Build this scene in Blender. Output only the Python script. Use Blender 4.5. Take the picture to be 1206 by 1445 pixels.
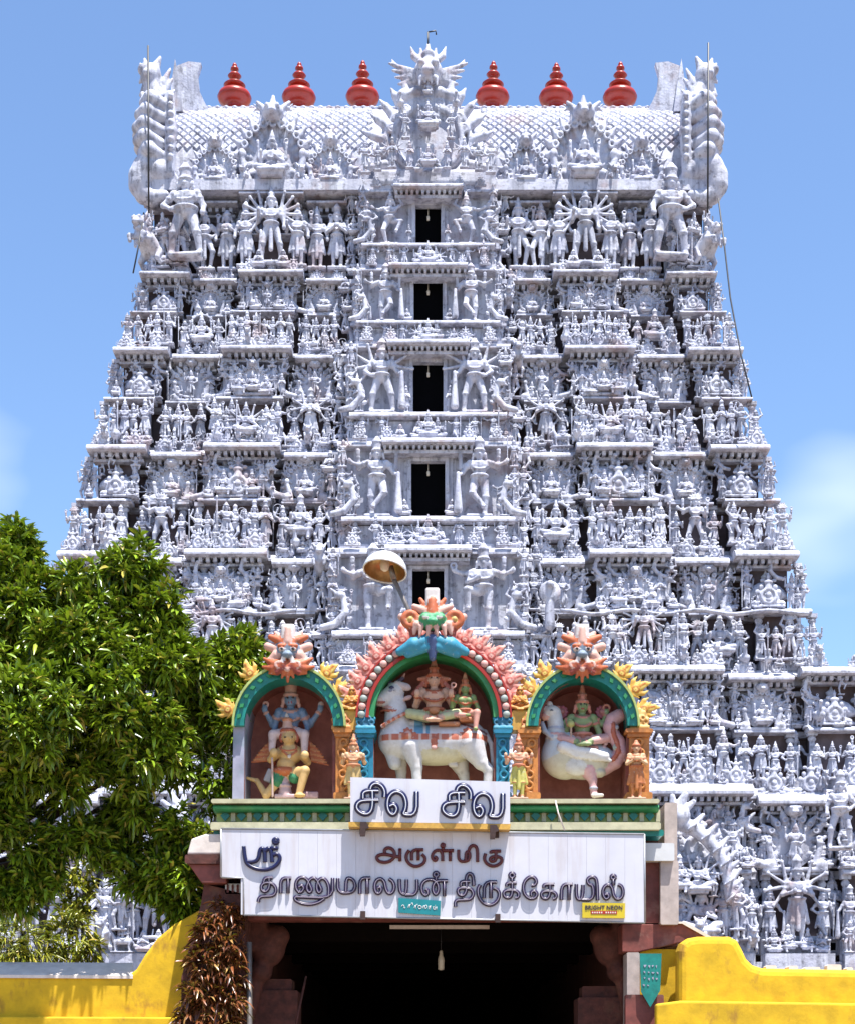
import bpy, math, random
import numpy as np
from mathutils import Vector, Matrix, Euler
random.seed(11); RNG = np.random.default_rng(7)
R = math.radians
for o in list(bpy.data.objects): bpy.data.objects.remove(o)
SC = bpy.context.scene
COL = SC.collection

# ------------------------------------------------------------------ camera
F, HZ, CX, CZ = 2310.0, 1506.0, 604.0, 1.6          # focal length and horizon in photo pixels
cd = bpy.data.cameras.new('camera'); cam = bpy.data.objects.new('camera', cd); COL.objects.link(cam)
cam.location = (0, 0, CZ); cam.rotation_euler = (R(90), 0, 0)
cd.sensor_fit = 'HORIZONTAL'; cd.sensor_width = 36; cd.lens = 36 * F / 1206
cd.shift_x = (603 - CX) / 1206; cd.shift_y = (HZ - 722.5) / 1206
cd.clip_start = 0.5; cd.clip_end = 6000
SC.camera = cam

# ------------------------------------------------------------------ sky and sun
SUN_EL, SUN_AZ = R(73), R(33)                       # azimuth from the camera side (-Y) towards +X
to_sun = Vector((math.sin(SUN_AZ) * math.cos(SUN_EL), -math.cos(SUN_AZ) * math.cos(SUN_EL), math.sin(SUN_EL)))
wd = bpy.data.worlds.new('World'); SC.world = wd; wd.use_nodes = True
nt = wd.node_tree; nt.nodes.clear()
def N(nt, t, **kw):
    n = nt.nodes.new(t)
    for k, v in kw.items():
        if k in n.inputs: n.inputs[k].default_value = v
        else: setattr(n, k, v)
    return n
sky = N(nt, 'ShaderNodeTexSky', sky_type='NISHITA', sun_disc=False)
sky.sun_elevation = SUN_EL; sky.sun_rotation = math.atan2(to_sun.x, to_sun.y)
sky.altitude = 0; sky.air_density = 1.0; sky.dust_density = 0.7; sky.ozone_density = 6.0
tc = N(nt, 'ShaderNodeTexCoord')
mp = N(nt, 'ShaderNodeMapping'); mp.inputs['Scale'].default_value = (1.0, 1.0, 2.2); mp.inputs['Location'].default_value = (2.107, 4.011, -4.592)
nz = N(nt, 'ShaderNodeTexNoise', Scale=2.6, Detail=4.0, Roughness=0.45)
rp = N(nt, 'ShaderNodeValToRGB'); rp.color_ramp.elements[0].position = 0.55; rp.color_ramp.elements[1].position = 0.80
mixc = N(nt, 'ShaderNodeMixRGB'); mixc.inputs['Color2'].default_value = (6.4, 6.8, 7.4, 1)
bg = N(nt, 'ShaderNodeBackground', Strength=0.115); ow = N(nt, 'ShaderNodeOutputWorld')
L = nt.links.new
L(tc.outputs['Generated'], mp.inputs['Vector']); L(mp.outputs['Vector'], nz.inputs['Vector']); L(nz.outputs['Fac'], rp.inputs['Fac'])
sx = N(nt, 'ShaderNodeSeparateXYZ'); lowr = N(nt, 'ShaderNodeMapRange'); lowr.interpolation_type = 'SMOOTHSTEP'    # clouds bank low over the whole horizon
lowr.inputs['From Min'].default_value = .34; lowr.inputs['From Max'].default_value = .46; lowr.inputs['To Min'].default_value = 1.0; lowr.inputs['To Max'].default_value = 0.0
cm = N(nt, 'ShaderNodeMath', operation='MULTIPLY')
L(tc.outputs['Generated'], sx.inputs[0]); L(sx.outputs['Z'], lowr.inputs['Value']); L(lowr.outputs['Result'], cm.inputs[0]); L(rp.outputs['Color'], cm.inputs[1]); L(cm.outputs[0], mixc.inputs['Fac']); L(sky.outputs['Color'], mixc.inputs['Color1']); L(mixc.outputs['Color'], bg.inputs['Color'])
L(bg.outputs['Background'], ow.inputs['Surface'])
sl = bpy.data.lights.new('sun', 'SUN'); sl.energy = 5.0; sl.angle = R(0.53); sl.color = (1.0, 0.965, 0.91)
sun = bpy.data.objects.new('sun', sl); COL.objects.link(sun)
sun.rotation_euler = (-to_sun).to_track_quat('-Z', 'Y').to_euler(); sun.location = (10, -10, 60)
vs = SC.view_settings; vs.view_transform = 'Standard'; vs.look = 'None'; vs.exposure = 1.15; vs.gamma = 1.0; vs.use_curve_mapping = False
SC.cycles.use_denoising = True
SC.cycles.max_bounces = 6; SC.cycles.diffuse_bounces = 3; SC.cycles.transparent_max_bounces = 4

# ------------------------------------------------------------------ materials
def newmat(name):
    m = bpy.data.materials.new(name); m.use_nodes = True
    return m, m.node_tree, m.node_tree.nodes['Principled BSDF']
def noise_fac(t, scale, lo, hi, detail=6, coord='pos', seed=0.0):
    g = N(t, 'ShaderNodeNewGeometry'); mpn = N(t, 'ShaderNodeMapping'); mpn.inputs['Location'].default_value = (seed, seed * 1.7, seed * .3)
    if isinstance(scale, tuple): mpn.inputs['Scale'].default_value = scale; scale = 1.0
    n = N(t, 'ShaderNodeTexNoise', Scale=scale, Detail=detail, Roughness=0.62)
    mr = N(t, 'ShaderNodeMapRange'); mr.inputs['From Min'].default_value = lo; mr.inputs['From Max'].default_value = hi
    t.links.new(g.outputs['Position'], mpn.inputs['Vector']); t.links.new(mpn.outputs['Vector'], n.inputs['Vector'])
    t.links.new(n.outputs['Fac'], mr.inputs['Value'])
    return mr.outputs['Result'], n.outputs['Fac']
def mixn(t, fac, a, b, mode='MIX', amount=None):
    m = N(t, 'ShaderNodeMixRGB', blend_type=mode)
    for s, v in (('Color1', a), ('Color2', b)):
        if isinstance(v, tuple): m.inputs[s].default_value = (*v, 1)
        else: t.links.new(v, m.inputs[s])
    if isinstance(fac, float): m.inputs['Fac'].default_value = fac
    elif amount is not None:
        mu = N(t, 'ShaderNodeMath', operation='MULTIPLY'); t.links.new(fac, mu.inputs[0]); mu.inputs[1].default_value = amount
        t.links.new(mu.outputs[0], m.inputs['Fac'])
    else: t.links.new(fac, m.inputs['Fac'])
    return m.outputs['Color']
def bump(t, b, fac, strength, dist=0.02):
    bn = N(t, 'ShaderNodeBump', Strength=strength, Distance=dist); t.links.new(fac, bn.inputs['Height']); t.links.new(bn.outputs['Normal'], b.inputs['Normal'])
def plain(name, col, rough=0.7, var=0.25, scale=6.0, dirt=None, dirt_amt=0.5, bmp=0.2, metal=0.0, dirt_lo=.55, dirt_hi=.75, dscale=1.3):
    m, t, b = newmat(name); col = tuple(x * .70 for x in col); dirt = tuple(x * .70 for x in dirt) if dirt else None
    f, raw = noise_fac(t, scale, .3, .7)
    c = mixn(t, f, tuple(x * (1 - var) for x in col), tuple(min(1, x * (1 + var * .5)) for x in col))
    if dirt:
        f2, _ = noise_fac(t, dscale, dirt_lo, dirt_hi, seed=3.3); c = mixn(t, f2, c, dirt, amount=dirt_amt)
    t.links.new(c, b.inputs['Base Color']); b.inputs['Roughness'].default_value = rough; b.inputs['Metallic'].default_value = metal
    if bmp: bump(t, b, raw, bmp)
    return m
def stucco():
    m, t, b = newmat('blue_tinted_limewash')
    f, raw = noise_fac(t, 1.3, .3, .7)
    c = mixn(t, f, (.36, .37, .47), (.60, .61, .68))
    f4, _ = noise_fac(t, (3.4, 3.4, .35), .48, .62, seed=9.1)           # rain streaks
    c = mixn(t, f4, c, (.12, .125, .165), amount=.55)
    f2, _ = noise_fac(t, 0.7, .56, .66, seed=5.0)                       # rusty red grime
    c = mixn(t, f2, c, (.27, .13, .085), amount=.42)
    f3, r3 = noise_fac(t, 4.5, .54, .66, seed=2.0)                      # mould patches, deepened to paint in crevice shade too
    c = mixn(t, f3, c, (.05, .046, .06), amount=.55)
    t.links.new(c, b.inputs['Base Color']); b.inputs['Roughness'].default_value = .7
    f6, r6 = noise_fac(t, 11.0, .3, .7, detail=3, seed=6.0)
    bump(t, b, r6, .32, .05)
    return m
def painted():
    m, t, b = newmat('painted_stucco')
    a = N(t, 'ShaderNodeVertexColor', layer_name='Col')
    f, raw = noise_fac(t, 14.0, .3, .75)
    sc = mixn(t, 1.0, a.outputs['Color'], (.72, .72, .72), 'MULTIPLY'); c = mixn(t, f, sc, (.74, .68, .62), 'MULTIPLY', amount=.7)
    f2, _ = noise_fac(t, 5.0, .6, .74, seed=4.4)
    c = mixn(t, f2, c, (.09, .06, .045), amount=.55); f5, _ = noise_fac(t, 22.0, .60, .70, seed=8.0); c = mixn(t, f5, c, (.48, .44, .40), amount=.5)
    t.links.new(c, b.inputs['Base Color']); b.inputs['Roughness'].default_value = .6
    bump(t, b, raw, .3, .012)
    return m
M = dict(
    stucco=stucco(), paint=painted(),
    void=plain('unlit_interior_black', (.004, .004, .005), .9, .1, bmp=0),  # near-black, in place of the unlit depth of doorways and holes
    recesswall=plain('weathered_brown_plaster_shade', (.20, .155, .165), .85, .45, 1.6, (.09, .045, .035), .7, .4, dirt_lo=.45, dirt_hi=.62, dscale=.8),  # weathered brown plaster, darkened to deepen the shade of the recesses
    red=plain('deep_red_enamel', (.46, .028, .010), .35, .15, 3, (.2, .02, .01), .5, .05),
    niche=plain('dusty_niche_paint', (.62, .25, .21), .8, .3, 4, (.30, .10, .09), .6),
    granite=plain('granite', (.30, .28, .27), .8, .35, 5, (.12, .1, .09), .5, .4),
    yellow=plain('yellow_limewash', (.90, .55, .01), .85, .28, 3, (.34, .15, .03), .7, .5, dirt_lo=.58, dirt_hi=.68, dscale=(2.2, 2.2, 1.1)),
    coping=plain('pale_coping', (.95, .84, .76), .8, .2, 6, (.5, .34, .26), .5, .3),
    cream=plain('cream_paint', (.66, .62, .40), .6, .25, 6, (.25, .22, .1), .5),
    green=plain('green_paint', (.03, .30, .10), .5, .3, 6, (.2, .3, .05), .5),
    teal=plain('teal_paint', (.006, .26, .22), .4, .3, 8, (.02, .10, .12), .5),
    lime=plain('lime_paint', (.50, .60, .18), .6, .3, 8, (.2, .25, .05), .5),
    orange=plain('orange_paint', (.66, .25, .05), .55, .35, 12, (.3, .08, .03), .6),
    blue=plain('blue_paint', (.02, .26, .42), .45, .35, 10, (.02, .10, .2), .6),
    pink=plain('pink_paint', (.68, .27, .22), .55, .3, 12, (.5, .12, .1), .5),
    gold=plain('yellow_ochre_paint', (.80, .46, .08), .55, .3, 12, (.5, .2, .05), .5),
    lilac=plain('faded_lilac_paint', (.42, .42, .55), .6, .3, 3, (.12, .33, .32), .7),
    board=plain('white_sign_sheet', (.80, .79, .86), .4, .08, 2, (.5, .38, .32), .45, .02, dirt_lo=.52, dirt_hi=.75, dscale=(5.0, 5.0, .5)),
    boardedge=plain('sign_edge_metal', (.50, .50, .52), .4, .2, 6, metal=.4),
    navy=plain('navy_letter', (.008, .009, .075), .35, .2, 10, bmp=0),
    indigo=plain('purple_letter', (.035, .018, .07), .4, .2, 10, bmp=0),
    dkred=plain('dark_red_letter', (.12, .006, .008), .4, .2, 10, bmp=0),
    tube=plain('neon_tube_glass', (.82, .84, .92), .15, .05, 10, bmp=0),
    tubedim=plain('dull_neon_tube', (.45, .40, .48), .2, .1, 10, bmp=0),
    tealplate=plain('teal_plate', (.01, .27, .30), .35, .15, 5, bmp=0),
    yelplate=plain('yellow_plate', (.80, .60, .02), .35, .1, 5, bmp=0),
    white=plain('white_paint', (.8, .8, .8), .5, .08, 5),
    rust=plain('rusty_bracket', (.06, .025, .02), .7, .4, 20),
    maroon=plain('maroon_paint', (.26, .065, .05), .65, .5, 5, (.5, .3, .24), .6, dscale=2.2),
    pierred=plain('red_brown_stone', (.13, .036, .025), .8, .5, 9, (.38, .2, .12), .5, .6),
    palepier=plain('pale_pier_plaster', (.62, .52, .48), .75, .3, 5, (.3, .12, .08), .7),
    wire=plain('dark_wire', (.03, .03, .035), .5, .1, 5, bmp=0),
    steel=plain('painted_steel_pole', (.32, .28, .25), .4, .3, 14, metal=.5),
    enamel=plain('white_enamel_shade', (.86, .86, .86), .25, .05, 5, bmp=0),
    reflector=plain('aged_reflector', (.62, .36, .15), .3, .3, 9, metal=.6),
    bulb=plain('lamp_glass', (.9, .8, .65), .1, .05, 5, bmp=0),
    bark=plain('mango_bark', (.10, .07, .05), .9, .4, 8, bmp=.6),
    ground=plain('dusty_ground', (.34, .26, .19), .95, .25, .5, (.2, .15, .1), .5),
    cavity=plain('unlit_hall_black', (.012, .009, .008), .9, .2, 5),  # near-black colour stands in for the unlit depth of the hall
)
for k_ in ('void', 'cavity', 'niche'): M[k_].node_tree.nodes['Principled BSDF'].inputs['Specular IOR Level'].default_value = 0.02
def leafmat(name, a, b2, dry):
    m, t, b = newmat(name)
    at = N(t, 'ShaderNodeVertexColor', layer_name='Col')
    sep = N(t, 'ShaderNodeSeparateColor'); t.links.new(at.outputs['Color'], sep.inputs['Color'])
    c = mixn(t, sep.outputs['Red'], a, b2); c = mixn(t, sep.outputs['Green'], c, dry)
    t.links.new(c, b.inputs['Base Color']); b.inputs['Roughness'].default_value = .3
    tr = N(t, 'ShaderNodeBsdfTranslucent'); ms = N(t, 'ShaderNodeMixShader'); ms.inputs['Fac'].default_value = .12
    c2 = mixn(t, .5, c, (.35, .45, .02))
    t.links.new(c2, tr.inputs['Color']); out = t.nodes['Material Output']
    t.links.new(b.outputs['BSDF'], ms.inputs[1]); t.links.new(tr.outputs['BSDF'], ms.inputs[2]); t.links.new(ms.outputs['Shader'], out.inputs['Surface'])
    return m
M['leaf'] = leafmat('mango_leaf', (.014, .04, .004), (.27, .40, .022), (.42, .34, .06))
M['shrub'] = leafmat('yellow_green_leaf', (.08, .12, .01), (.36, .34, .03), (.42, .30, .05))
M['dryleaf'] = leafmat('dry_brown_leaf', (.05, .012, .006), (.26, .085, .03), (.48, .30, .10))

# ------------------------------------------------------------------ object helpers
def wl(o):
    v = Vector((0, 0, 0))
    while o is not None: v += o.location; o = o.parent
    return v
def link(name, mesh, parent=None, loc=(0, 0, 0), rot=None, scale=None):
    """loc is in world space; parents are never rotated or scaled"""
    o = bpy.data.objects.new(name, mesh); COL.objects.link(o)
    o.location = Vector(loc) - (wl(parent) if parent else Vector((0, 0, 0)))
    if parent: o.parent = parent
    if rot is not None: o.rotation_euler = rot
    if scale is not None: o.scale = scale if hasattr(scale, '__len__') else (scale,) * 3
    return o
def thing(name, label, cat, loc, group=None):
    o = link(name, None, None, loc); return tag(o, label, cat, group)
def tag(o, label, cat, group=None):
    o['label'] = label; o['category'] = cat
    if group: o['group'] = group
    return o
def mesh_np(name, V, Q, mats, cols=None, smooth=True):
    """V (n,3) array, Q list/array of faces with equal size"""
    me = bpy.data.meshes.new(name); V = np.asarray(V, np.float32); Q = np.asarray(Q, np.int32)
    k = Q.shape[1]; me.vertices.add(len(V)); me.vertices.foreach_set('co', V.ravel())
    me.loops.add(Q.size); me.loops.foreach_set('vertex_index', Q.ravel())
    me.polygons.add(len(Q)); me.polygons.foreach_set('loop_start', np.arange(0, Q.size, k, dtype=np.int32))
    me.polygons.foreach_set('use_smooth', np.full(len(Q), smooth))
    if cols is not None:
        ca = me.color_attributes.new('Col', 'FLOAT_COLOR', 'POINT'); c = np.ones((len(V), 4), np.float32); c[:, :3] = cols
        ca.data.foreach_set('color', c.ravel())
    me.update(calc_edges=True)
    for m in (mats if isinstance(mats, list) else [mats]): me.materials.append(m)
    return me

class MB:
    """collects closed shapes into one mesh"""
    def __init__(s): s.v = []; s.f = []; s.sm = []
    def add(s, V, Fc, smooth=False):
        b = len(s.v); s.v += [tuple(p) for p in V]; s.f += [tuple(i + b for i in f) for f in Fc]; s.sm += [smooth] * len(Fc); return s
    def box(s, x0, x1, y0, y1, z0, z1, bev=0.0):
        if x0 > x1: x0, x1 = x1, x0
        if bev:
            pts = [(x0 + bev, z0), (x1 - bev, z0), (x1, z0 + bev), (x1, z1 - bev), (x1 - bev, z1), (x0 + bev, z1), (x0, z1 - bev), (x0, z0 + bev)]
            return s.extrude(pts, y0, y1)
        V = [(x, y, z) for x in (x0, x1) for y in (y0, y1) for z in (z0, z1)]
        return s.add(V, [(0, 1, 3, 2), (4, 6, 7, 5), (0, 4, 5, 1), (2, 3, 7, 6), (0, 2, 6, 4), (1, 5, 7, 3)])
    def extrude(s, pts, y0, y1, smooth=False):
        """polygon in (x,z), extruded along y"""
        n = len(pts); V = [(x, y0, z) for x, z in pts] + [(x, y1, z) for x, z in pts]
        Fc = [tuple(range(n)), tuple(range(2 * n - 1, n - 1, -1))] + [(i, i + n, (i + 1) % n + n, (i + 1) % n) for i in range(n)]
        return s.add(V, Fc, smooth)
    def profx(s, prof, x0, x1, n=1, smooth=False):
        """profile in (y,z), extruded along x"""
        m = len(prof); V = [(x, y, z) for x in (x0, x1) for y, z in prof]
        Fc = [tuple(range(m - 1, -1, -1)), tuple(range(m, 2 * m))] + [(i, (i + 1) % m, (i + 1) % m + m, i + m) for i in range(m)]
        return s.add(V, Fc, smooth)
    def lathe(s, prof, c=(0, 0, 0), n=20, smooth=True):
        """prof of (r,z)"""
        V = []; m = len(prof)
        for r, z in prof:
            for k in range(n):
                a = 2 * math.pi * k / n; V.append((c[0] + r * math.cos(a), c[1] + r * math.sin(a), c[2] + z))
        Fc = [(i * n + k, i * n + (k + 1) % n, (i + 1) * n + (k + 1) % n, (i + 1) * n + k) for i in range(m - 1) for k in range(n)]
        Fc += [tuple(range(n - 1, -1, -1)), tuple(range((m - 1) * n, m * n))]
        return s.add(V, Fc, smooth)
    def tube(s, pts, r, n=8, smooth=True, r1=None, flat=1.0):
        pts = [Vector(p) for p in pts]; m = len(pts); V = []
        for i, p in enumerate(pts):
            d = (pts[min(i + 1, m - 1)] - pts[max(i - 1, 0)]).normalized()
            up = Vector((0, 1, 0)) if abs(d.y) < .9 else Vector((1, 0, 0))
            a = d.cross(up).normalized(); b = a.cross(d)
            rr = r if r1 is None else r + (r1 - r) * i / (m - 1)
            if hasattr(r, '__len__'): rr = r[i]
            for k in range(n):
                t = 2 * math.pi * k / n; V.append(p + a * (math.cos(t) * rr) + b * (math.sin(t) * rr * flat))
        Fc = [(i * n + k, i * n + (k + 1) % n, (i + 1) * n + (k + 1) % n, (i + 1) * n + k) for i in range(m - 1) for k in range(n)]
        Fc += [tuple(range(n - 1, -1, -1)), tuple(range((m - 1) * n, m * n))]
        return s.add(V, Fc, smooth)
    def mesh(s, name, mat):
        me = bpy.data.meshes.new(name); me.from_pydata(s.v, [], s.f)
        me.polygons.foreach_set('use_smooth', s.sm); me.update()
        me.materials.append(mat); return me
    def build(s, name, mat, parent=None, origin=None):
        """verts are in world space; the object sits at origin (default: the parent's place)"""
        o0 = Vector(origin) if origin is not None else (wl(parent) if parent else Vector((0, 0, 0)))
        s.v = [(p[0] - o0.x, p[1] - o0.y, p[2] - o0.z) for p in s.v]
        return link(name, s.mesh(name, mat), parent, o0)

# ------------------------------------------------------------------ sculpting: smooth union of primitives -> surface nets
def sd_eval(p, X, Y, Z):
    t = p[0]
    if t == 'c':
        _, a, ra, b, rb, _c = p; a = np.array(a, float); b = np.array(b, float); ba = b - a; L2 = max(ba @ ba, 1e-12)
        px, py, pz = X - a[0], Y - a[1], Z - a[2]
        h = np.clip((px * ba[0] + py * ba[1] + pz * ba[2]) / L2, 0, 1)
        return np.sqrt((px - h * ba[0]) ** 2 + (py - h * ba[1]) ** 2 + (pz - h * ba[2]) ** 2) - (ra + (rb - ra) * h)
    if t == 'e' or t == 'b':
        c, r, rot = p[1], p[2], p[4] if t == 'e' else p[5]
        px, py, pz = X - c[0], Y - c[1], Z - c[2]
        if rot:
            m = np.array(Euler(rot).to_matrix().transposed())
            px, py, pz = m[0, 0] * px + m[0, 1] * py + m[0, 2] * pz, m[1, 0] * px + m[1, 1] * py + m[1, 2] * pz, m[2, 0] * px + m[2, 1] * py + m[2, 2] * pz
        if t == 'e':
            k0 = np.sqrt((px / r[0]) ** 2 + (py / r[1]) ** 2 + (pz / r[2]) ** 2)
            k1 = np.sqrt((px / r[0] ** 2) ** 2 + (py / r[1] ** 2) ** 2 + (pz / r[2] ** 2) ** 2)
            return k0 * (k0 - 1) / np.maximum(k1, 1e-9)
        q = [np.abs(px) - r[0] + p[3], np.abs(py) - r[1] + p[3], np.abs(pz) - r[2] + p[3]]
        return np.sqrt(sum(np.maximum(k, 0) ** 2 for k in q)) + np.minimum(np.maximum(q[0], np.maximum(q[1], q[2])), 0) - p[3]
    if t == 't':
        _, c, ax, Rr, r, _c = p; ax = np.array(ax, float); ax /= np.linalg.norm(ax)
        px, py, pz = X - c[0], Y - c[1], Z - c[2]; h = px * ax[0] + py * ax[1] + pz * ax[2]
        q = np.sqrt(np.maximum(px ** 2 + py ** 2 + pz ** 2 - h ** 2, 0)) - Rr
        return np.sqrt(q * q + h * h) - r
def pcol(p): return {'c': 5, 'e': 3, 'b': 4, 't': 5}[p[0]]
def pbox(p):
    t = p[0]
    if t == 'c':
        a, ra, b, rb = np.array(p[1], float), p[2], np.array(p[3], float), p[4]
        return np.minimum(a - ra, b - rb), np.maximum(a + ra, b + rb)
    if t == 't': c = np.array(p[1], float); return c - p[3] - p[4], c + p[3] + p[4]
    c = np.array(p[1], float); r = np.array(p[2], float)
    if (p[4] if t == 'e' else p[5]): r = np.full(3, np.linalg.norm(r) if t == 'b' else r.max())
    return c - r, c + r
def sculpt(name, prims, h, k, mat, colfn=None, post=None):
    lo = np.min([pbox(p)[0] for p in prims], 0) - 2.5 * h - k * .3; hi = np.max([pbox(p)[1] for p in prims], 0) + 2.5 * h + k * .3
    n = np.ceil((hi - lo) / h).astype(int) + 1
    ax = [lo[i] + h * np.arange(n[i]) for i in range(3)]
    D = np.full(n, 1e3, np.float32); raw = np.full(n, 1e3, np.float32); idx = np.zeros(n, np.int16)
    for i, p in enumerate(prims):
        a, b = pbox(p); mg = 2.2 * h + 1.2 * k
        s = [slice(max(0, int((a[j] - mg - lo[j]) / h)), min(n[j], int((b[j] + mg - lo[j]) / h) + 2)) for j in range(3)]
        X, Y, Z = ax[0][s[0]][:, None, None], ax[1][s[1]][None, :, None], ax[2][s[2]][None, None, :]
        d = sd_eval(p, X, Y, Z).astype(np.float32); s = tuple(s); d0 = D[s]
        hh = np.clip(.5 + .5 * (d0 - d) / k, 0, 1); D[s] = d0 + (d - d0) * hh - k * hh * (1 - hh)
        w = d < raw[s]; raw[s] = np.where(w, d, raw[s]); idx[s] = np.where(w, i, idx[s])
    S = D < 0; c = lambda A, o: A[o[0]:n[0] - 1 + o[0], o[1]:n[1] - 1 + o[1], o[2]:n[2] - 1 + o[2]]
    corners = [(x, y, z) for x in (0, 1) for y in (0, 1) for z in (0, 1)]
    cntS = sum(c(S, o).astype(np.int8) for o in corners); mask = (cntS > 0) & (cntS < 8)
    cell = np.argwhere(mask); vid = np.full(mask.shape, -1, np.int32); vid[mask] = np.arange(len(cell))
    acc = np.zeros((len(cell), 3)); cnt = np.zeros(len(cell))
    vals = {o: c(D, o)[mask].astype(float) for o in corners}
    for a in corners:
        for j in range(3):
            if a[j] == 0:
                b = list(a); b[j] = 1; b = tuple(b); da, db = vals[a], vals[b]; m = (da < 0) != (db < 0)
                t = np.where(m, da / np.where(m, da - db, 1), 0); pos = np.array(a, float)[None] + np.eye(3)[j][None] * t[:, None]
                acc += pos * m[:, None]; cnt += m
    V = lo + h * (cell + acc / cnt[:, None]); Q = []
    for j in range(3):
        u, w = [(1, 2), (2, 0), (0, 1)][j]
        sl0 = [slice(1, None)] * 3; sl1 = [slice(1, None)] * 3; sl0[j] = slice(0, -1)
        A = S[tuple(slice(0, -1) if q == j else slice(1, -1) for q in range(3))]; B = S[tuple(slice(1, None) if q == j else slice(1, -1) for q in range(3))]
        e = np.argwhere(A != B); fl = A[A != B]
        for q in range(3):
            if q != j: e[:, q] += 1
        g = lambda du, dw: vid[tuple((e[:, q] - (du if q == u else dw if q == w else 0)) for q in range(3))]
        quad = np.stack([g(1, 1), g(0, 1), g(0, 0), g(1, 0)], 1); quad[~fl] = quad[~fl][:, ::-1]; Q.append(quad)
    Q = np.concatenate(Q)
    ci = np.clip(np.round(cell + acc / cnt[:, None]).astype(int), 0, n - 1)
    cols = None
    if pcolors_used(prims):
        pal = np.array([p[pcol(p)] if p[pcol(p)] is not None else (.8, .8, .8) for p in prims], float)
        cols = pal[idx[ci[:, 0], ci[:, 1], ci[:, 2]]]
        if colfn is not None: cols = colfn(V, cols)
    if post is not None: V = post(V)
    return mesh_np(name, V, Q, mat, cols)
def pcolors_used(prims): return any(p[pcol(p)] is not None for p in prims)
def move(prims, s=1.0, off=(0, 0, 0), mirror=False, col=None):
    out = []
    f = lambda q: ((-q[0] if mirror else q[0]) * s + off[0], q[1] * s + off[1], q[2] * s + off[2])
    for p in prims:
        c = p[pcol(p)] if col is None else col
        if p[0] == 'c': out.append(('c', f(p[1]), p[2] * s, f(p[3]), p[4] * s, c))
        elif p[0] == 't': out.append(('t', f(p[1]), (-p[2][0] if mirror else p[2][0], p[2][1], p[2][2]), p[3] * s, p[4] * s, c))
        elif p[0] == 'e':
            r = p[4]; r = (r[0], -r[1], -r[2]) if (r and mirror) else r
            out.append(('e', f(p[1]), tuple(x * s for x in p[2]), c, r))
        else:
            r = p[5]; r = (r[0], -r[1], -r[2]) if (r and mirror) else r
            out.append(('b', f(p[1]), tuple(x * s for x in p[2]), p[3] * s, c, r))
    return out
def E(c, r, col=None, rot=None): return ('e', c, r if hasattr(r, '__len__') else (r, r, r), col, rot)
def C(a, ra, b, rb, col=None): return ('c', a, ra, b, rb, col)
def T(c, ax, Rr, r, col=None): return ('t', c, ax, Rr, r, col)
def B(c, r, rd, col=None, rot=None): return ('b', c, r, rd, col, rot)

# ---- figures: facing -Y, feet at z=0, crown tip at about z=1
ARM = dict(down=((.165, .0, .545), (.17, -.06, .43)), abhaya=((.17, .0, .555), (.155, -.11, .64)), hip=((.205, .0, .565), (.10, -.06, .48)),
           up=((.205, .02, .62), (.215, .0, .79)), high=((.195, .0, .76), (.12, .0, .93)), anjali=((.15, -.05, .55), (.018, -.13, .61)),
           out=((.205, .0, .655), (.31, -.03, .69)), low=((.19, .0, .56), (.27, -.04, .47)), mace=((.19, -.02, .55), (.24, -.08, .50)), chest=((.17, -.02, .56), (.05, -.12, .585)))
def head(x, z, cols, s=1.0, crown='tall', y=0):
    sk, go, cr = cols['skin'], cols['gold'], cols['crown']
    dk = cols.get('eye')
    P = [E((x, y, z), (.055 * s, .057 * s, .066 * s), sk), E((x, y - .052 * s, z - .012 * s), (.013 * s, .018 * s, .02 * s), sk), E((x, y - .035 * s, z - .042 * s), (.03 * s, .02 * s, .018 * s), sk)]
    if dk is not None:
        for q in (-1, 1): P.append(E((x + q * .022 * s, y - .05 * s, z + .012 * s), (.013 * s, .008 * s, .006 * s), dk))
        P.append(E((x, y - .054 * s, z - .036 * s), (.016 * s, .006 * s, .005 * s), (.4, .05, .05)))
    for q in (-1, 1): P += [E((x + q * .066 * s, y - .005, z - .01 * s), (.02 * s, .022 * s, .035 * s), go), E((x + q * .075 * s, y, z - .05 * s), (.018 * s, .018 * s, .022 * s), go)]
    P.append(T((x, y, z + .042 * s), (0, 0, 1), .054 * s, .016 * s, go))
    if crown == 'tall': P += [C((x, y, z + .055 * s), .05 * s, (x, y, z + .16 * s), .026 * s, cr), E((x, y, z + .185 * s), (.02 * s, .02 * s, .03 * s), go), T((x, y, z + .11 * s), (0, 0, 1), .042 * s, .01 * s, go), E((x, y - .045 * s, z + .085 * s), (.025 * s, .02 * s, .035 * s), go)]
    elif crown == 'cyl': P += [C((x, y, z + .06 * s), .052 * s, (x, y, z + .15 * s), .056 * s, cr), E((x, y, z + .2 * s), (.03 * s, .03 * s, .03 * s), go), T((x, y, z + .15 * s), (0, 0, 1), .05 * s, .014 * s, go)]
    elif crown == 'bun': P += [E((x, y, z + .05 * s), (.06 * s, .06 * s, .045 * s), cr), E((x, y + .01, z + .1 * s), (.035 * s, .035 * s, .035 * s), cr)]
    elif crown == 'fan':
        for a in range(-3, 4): P.append(C((x, y + .01, z + .03 * s), .03 * s, (x + .12 * s * math.sin(a * .42), y + .01, z + .04 * s + .12 * s * math.cos(a * .42)), .018 * s, cr))
    return P
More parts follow.
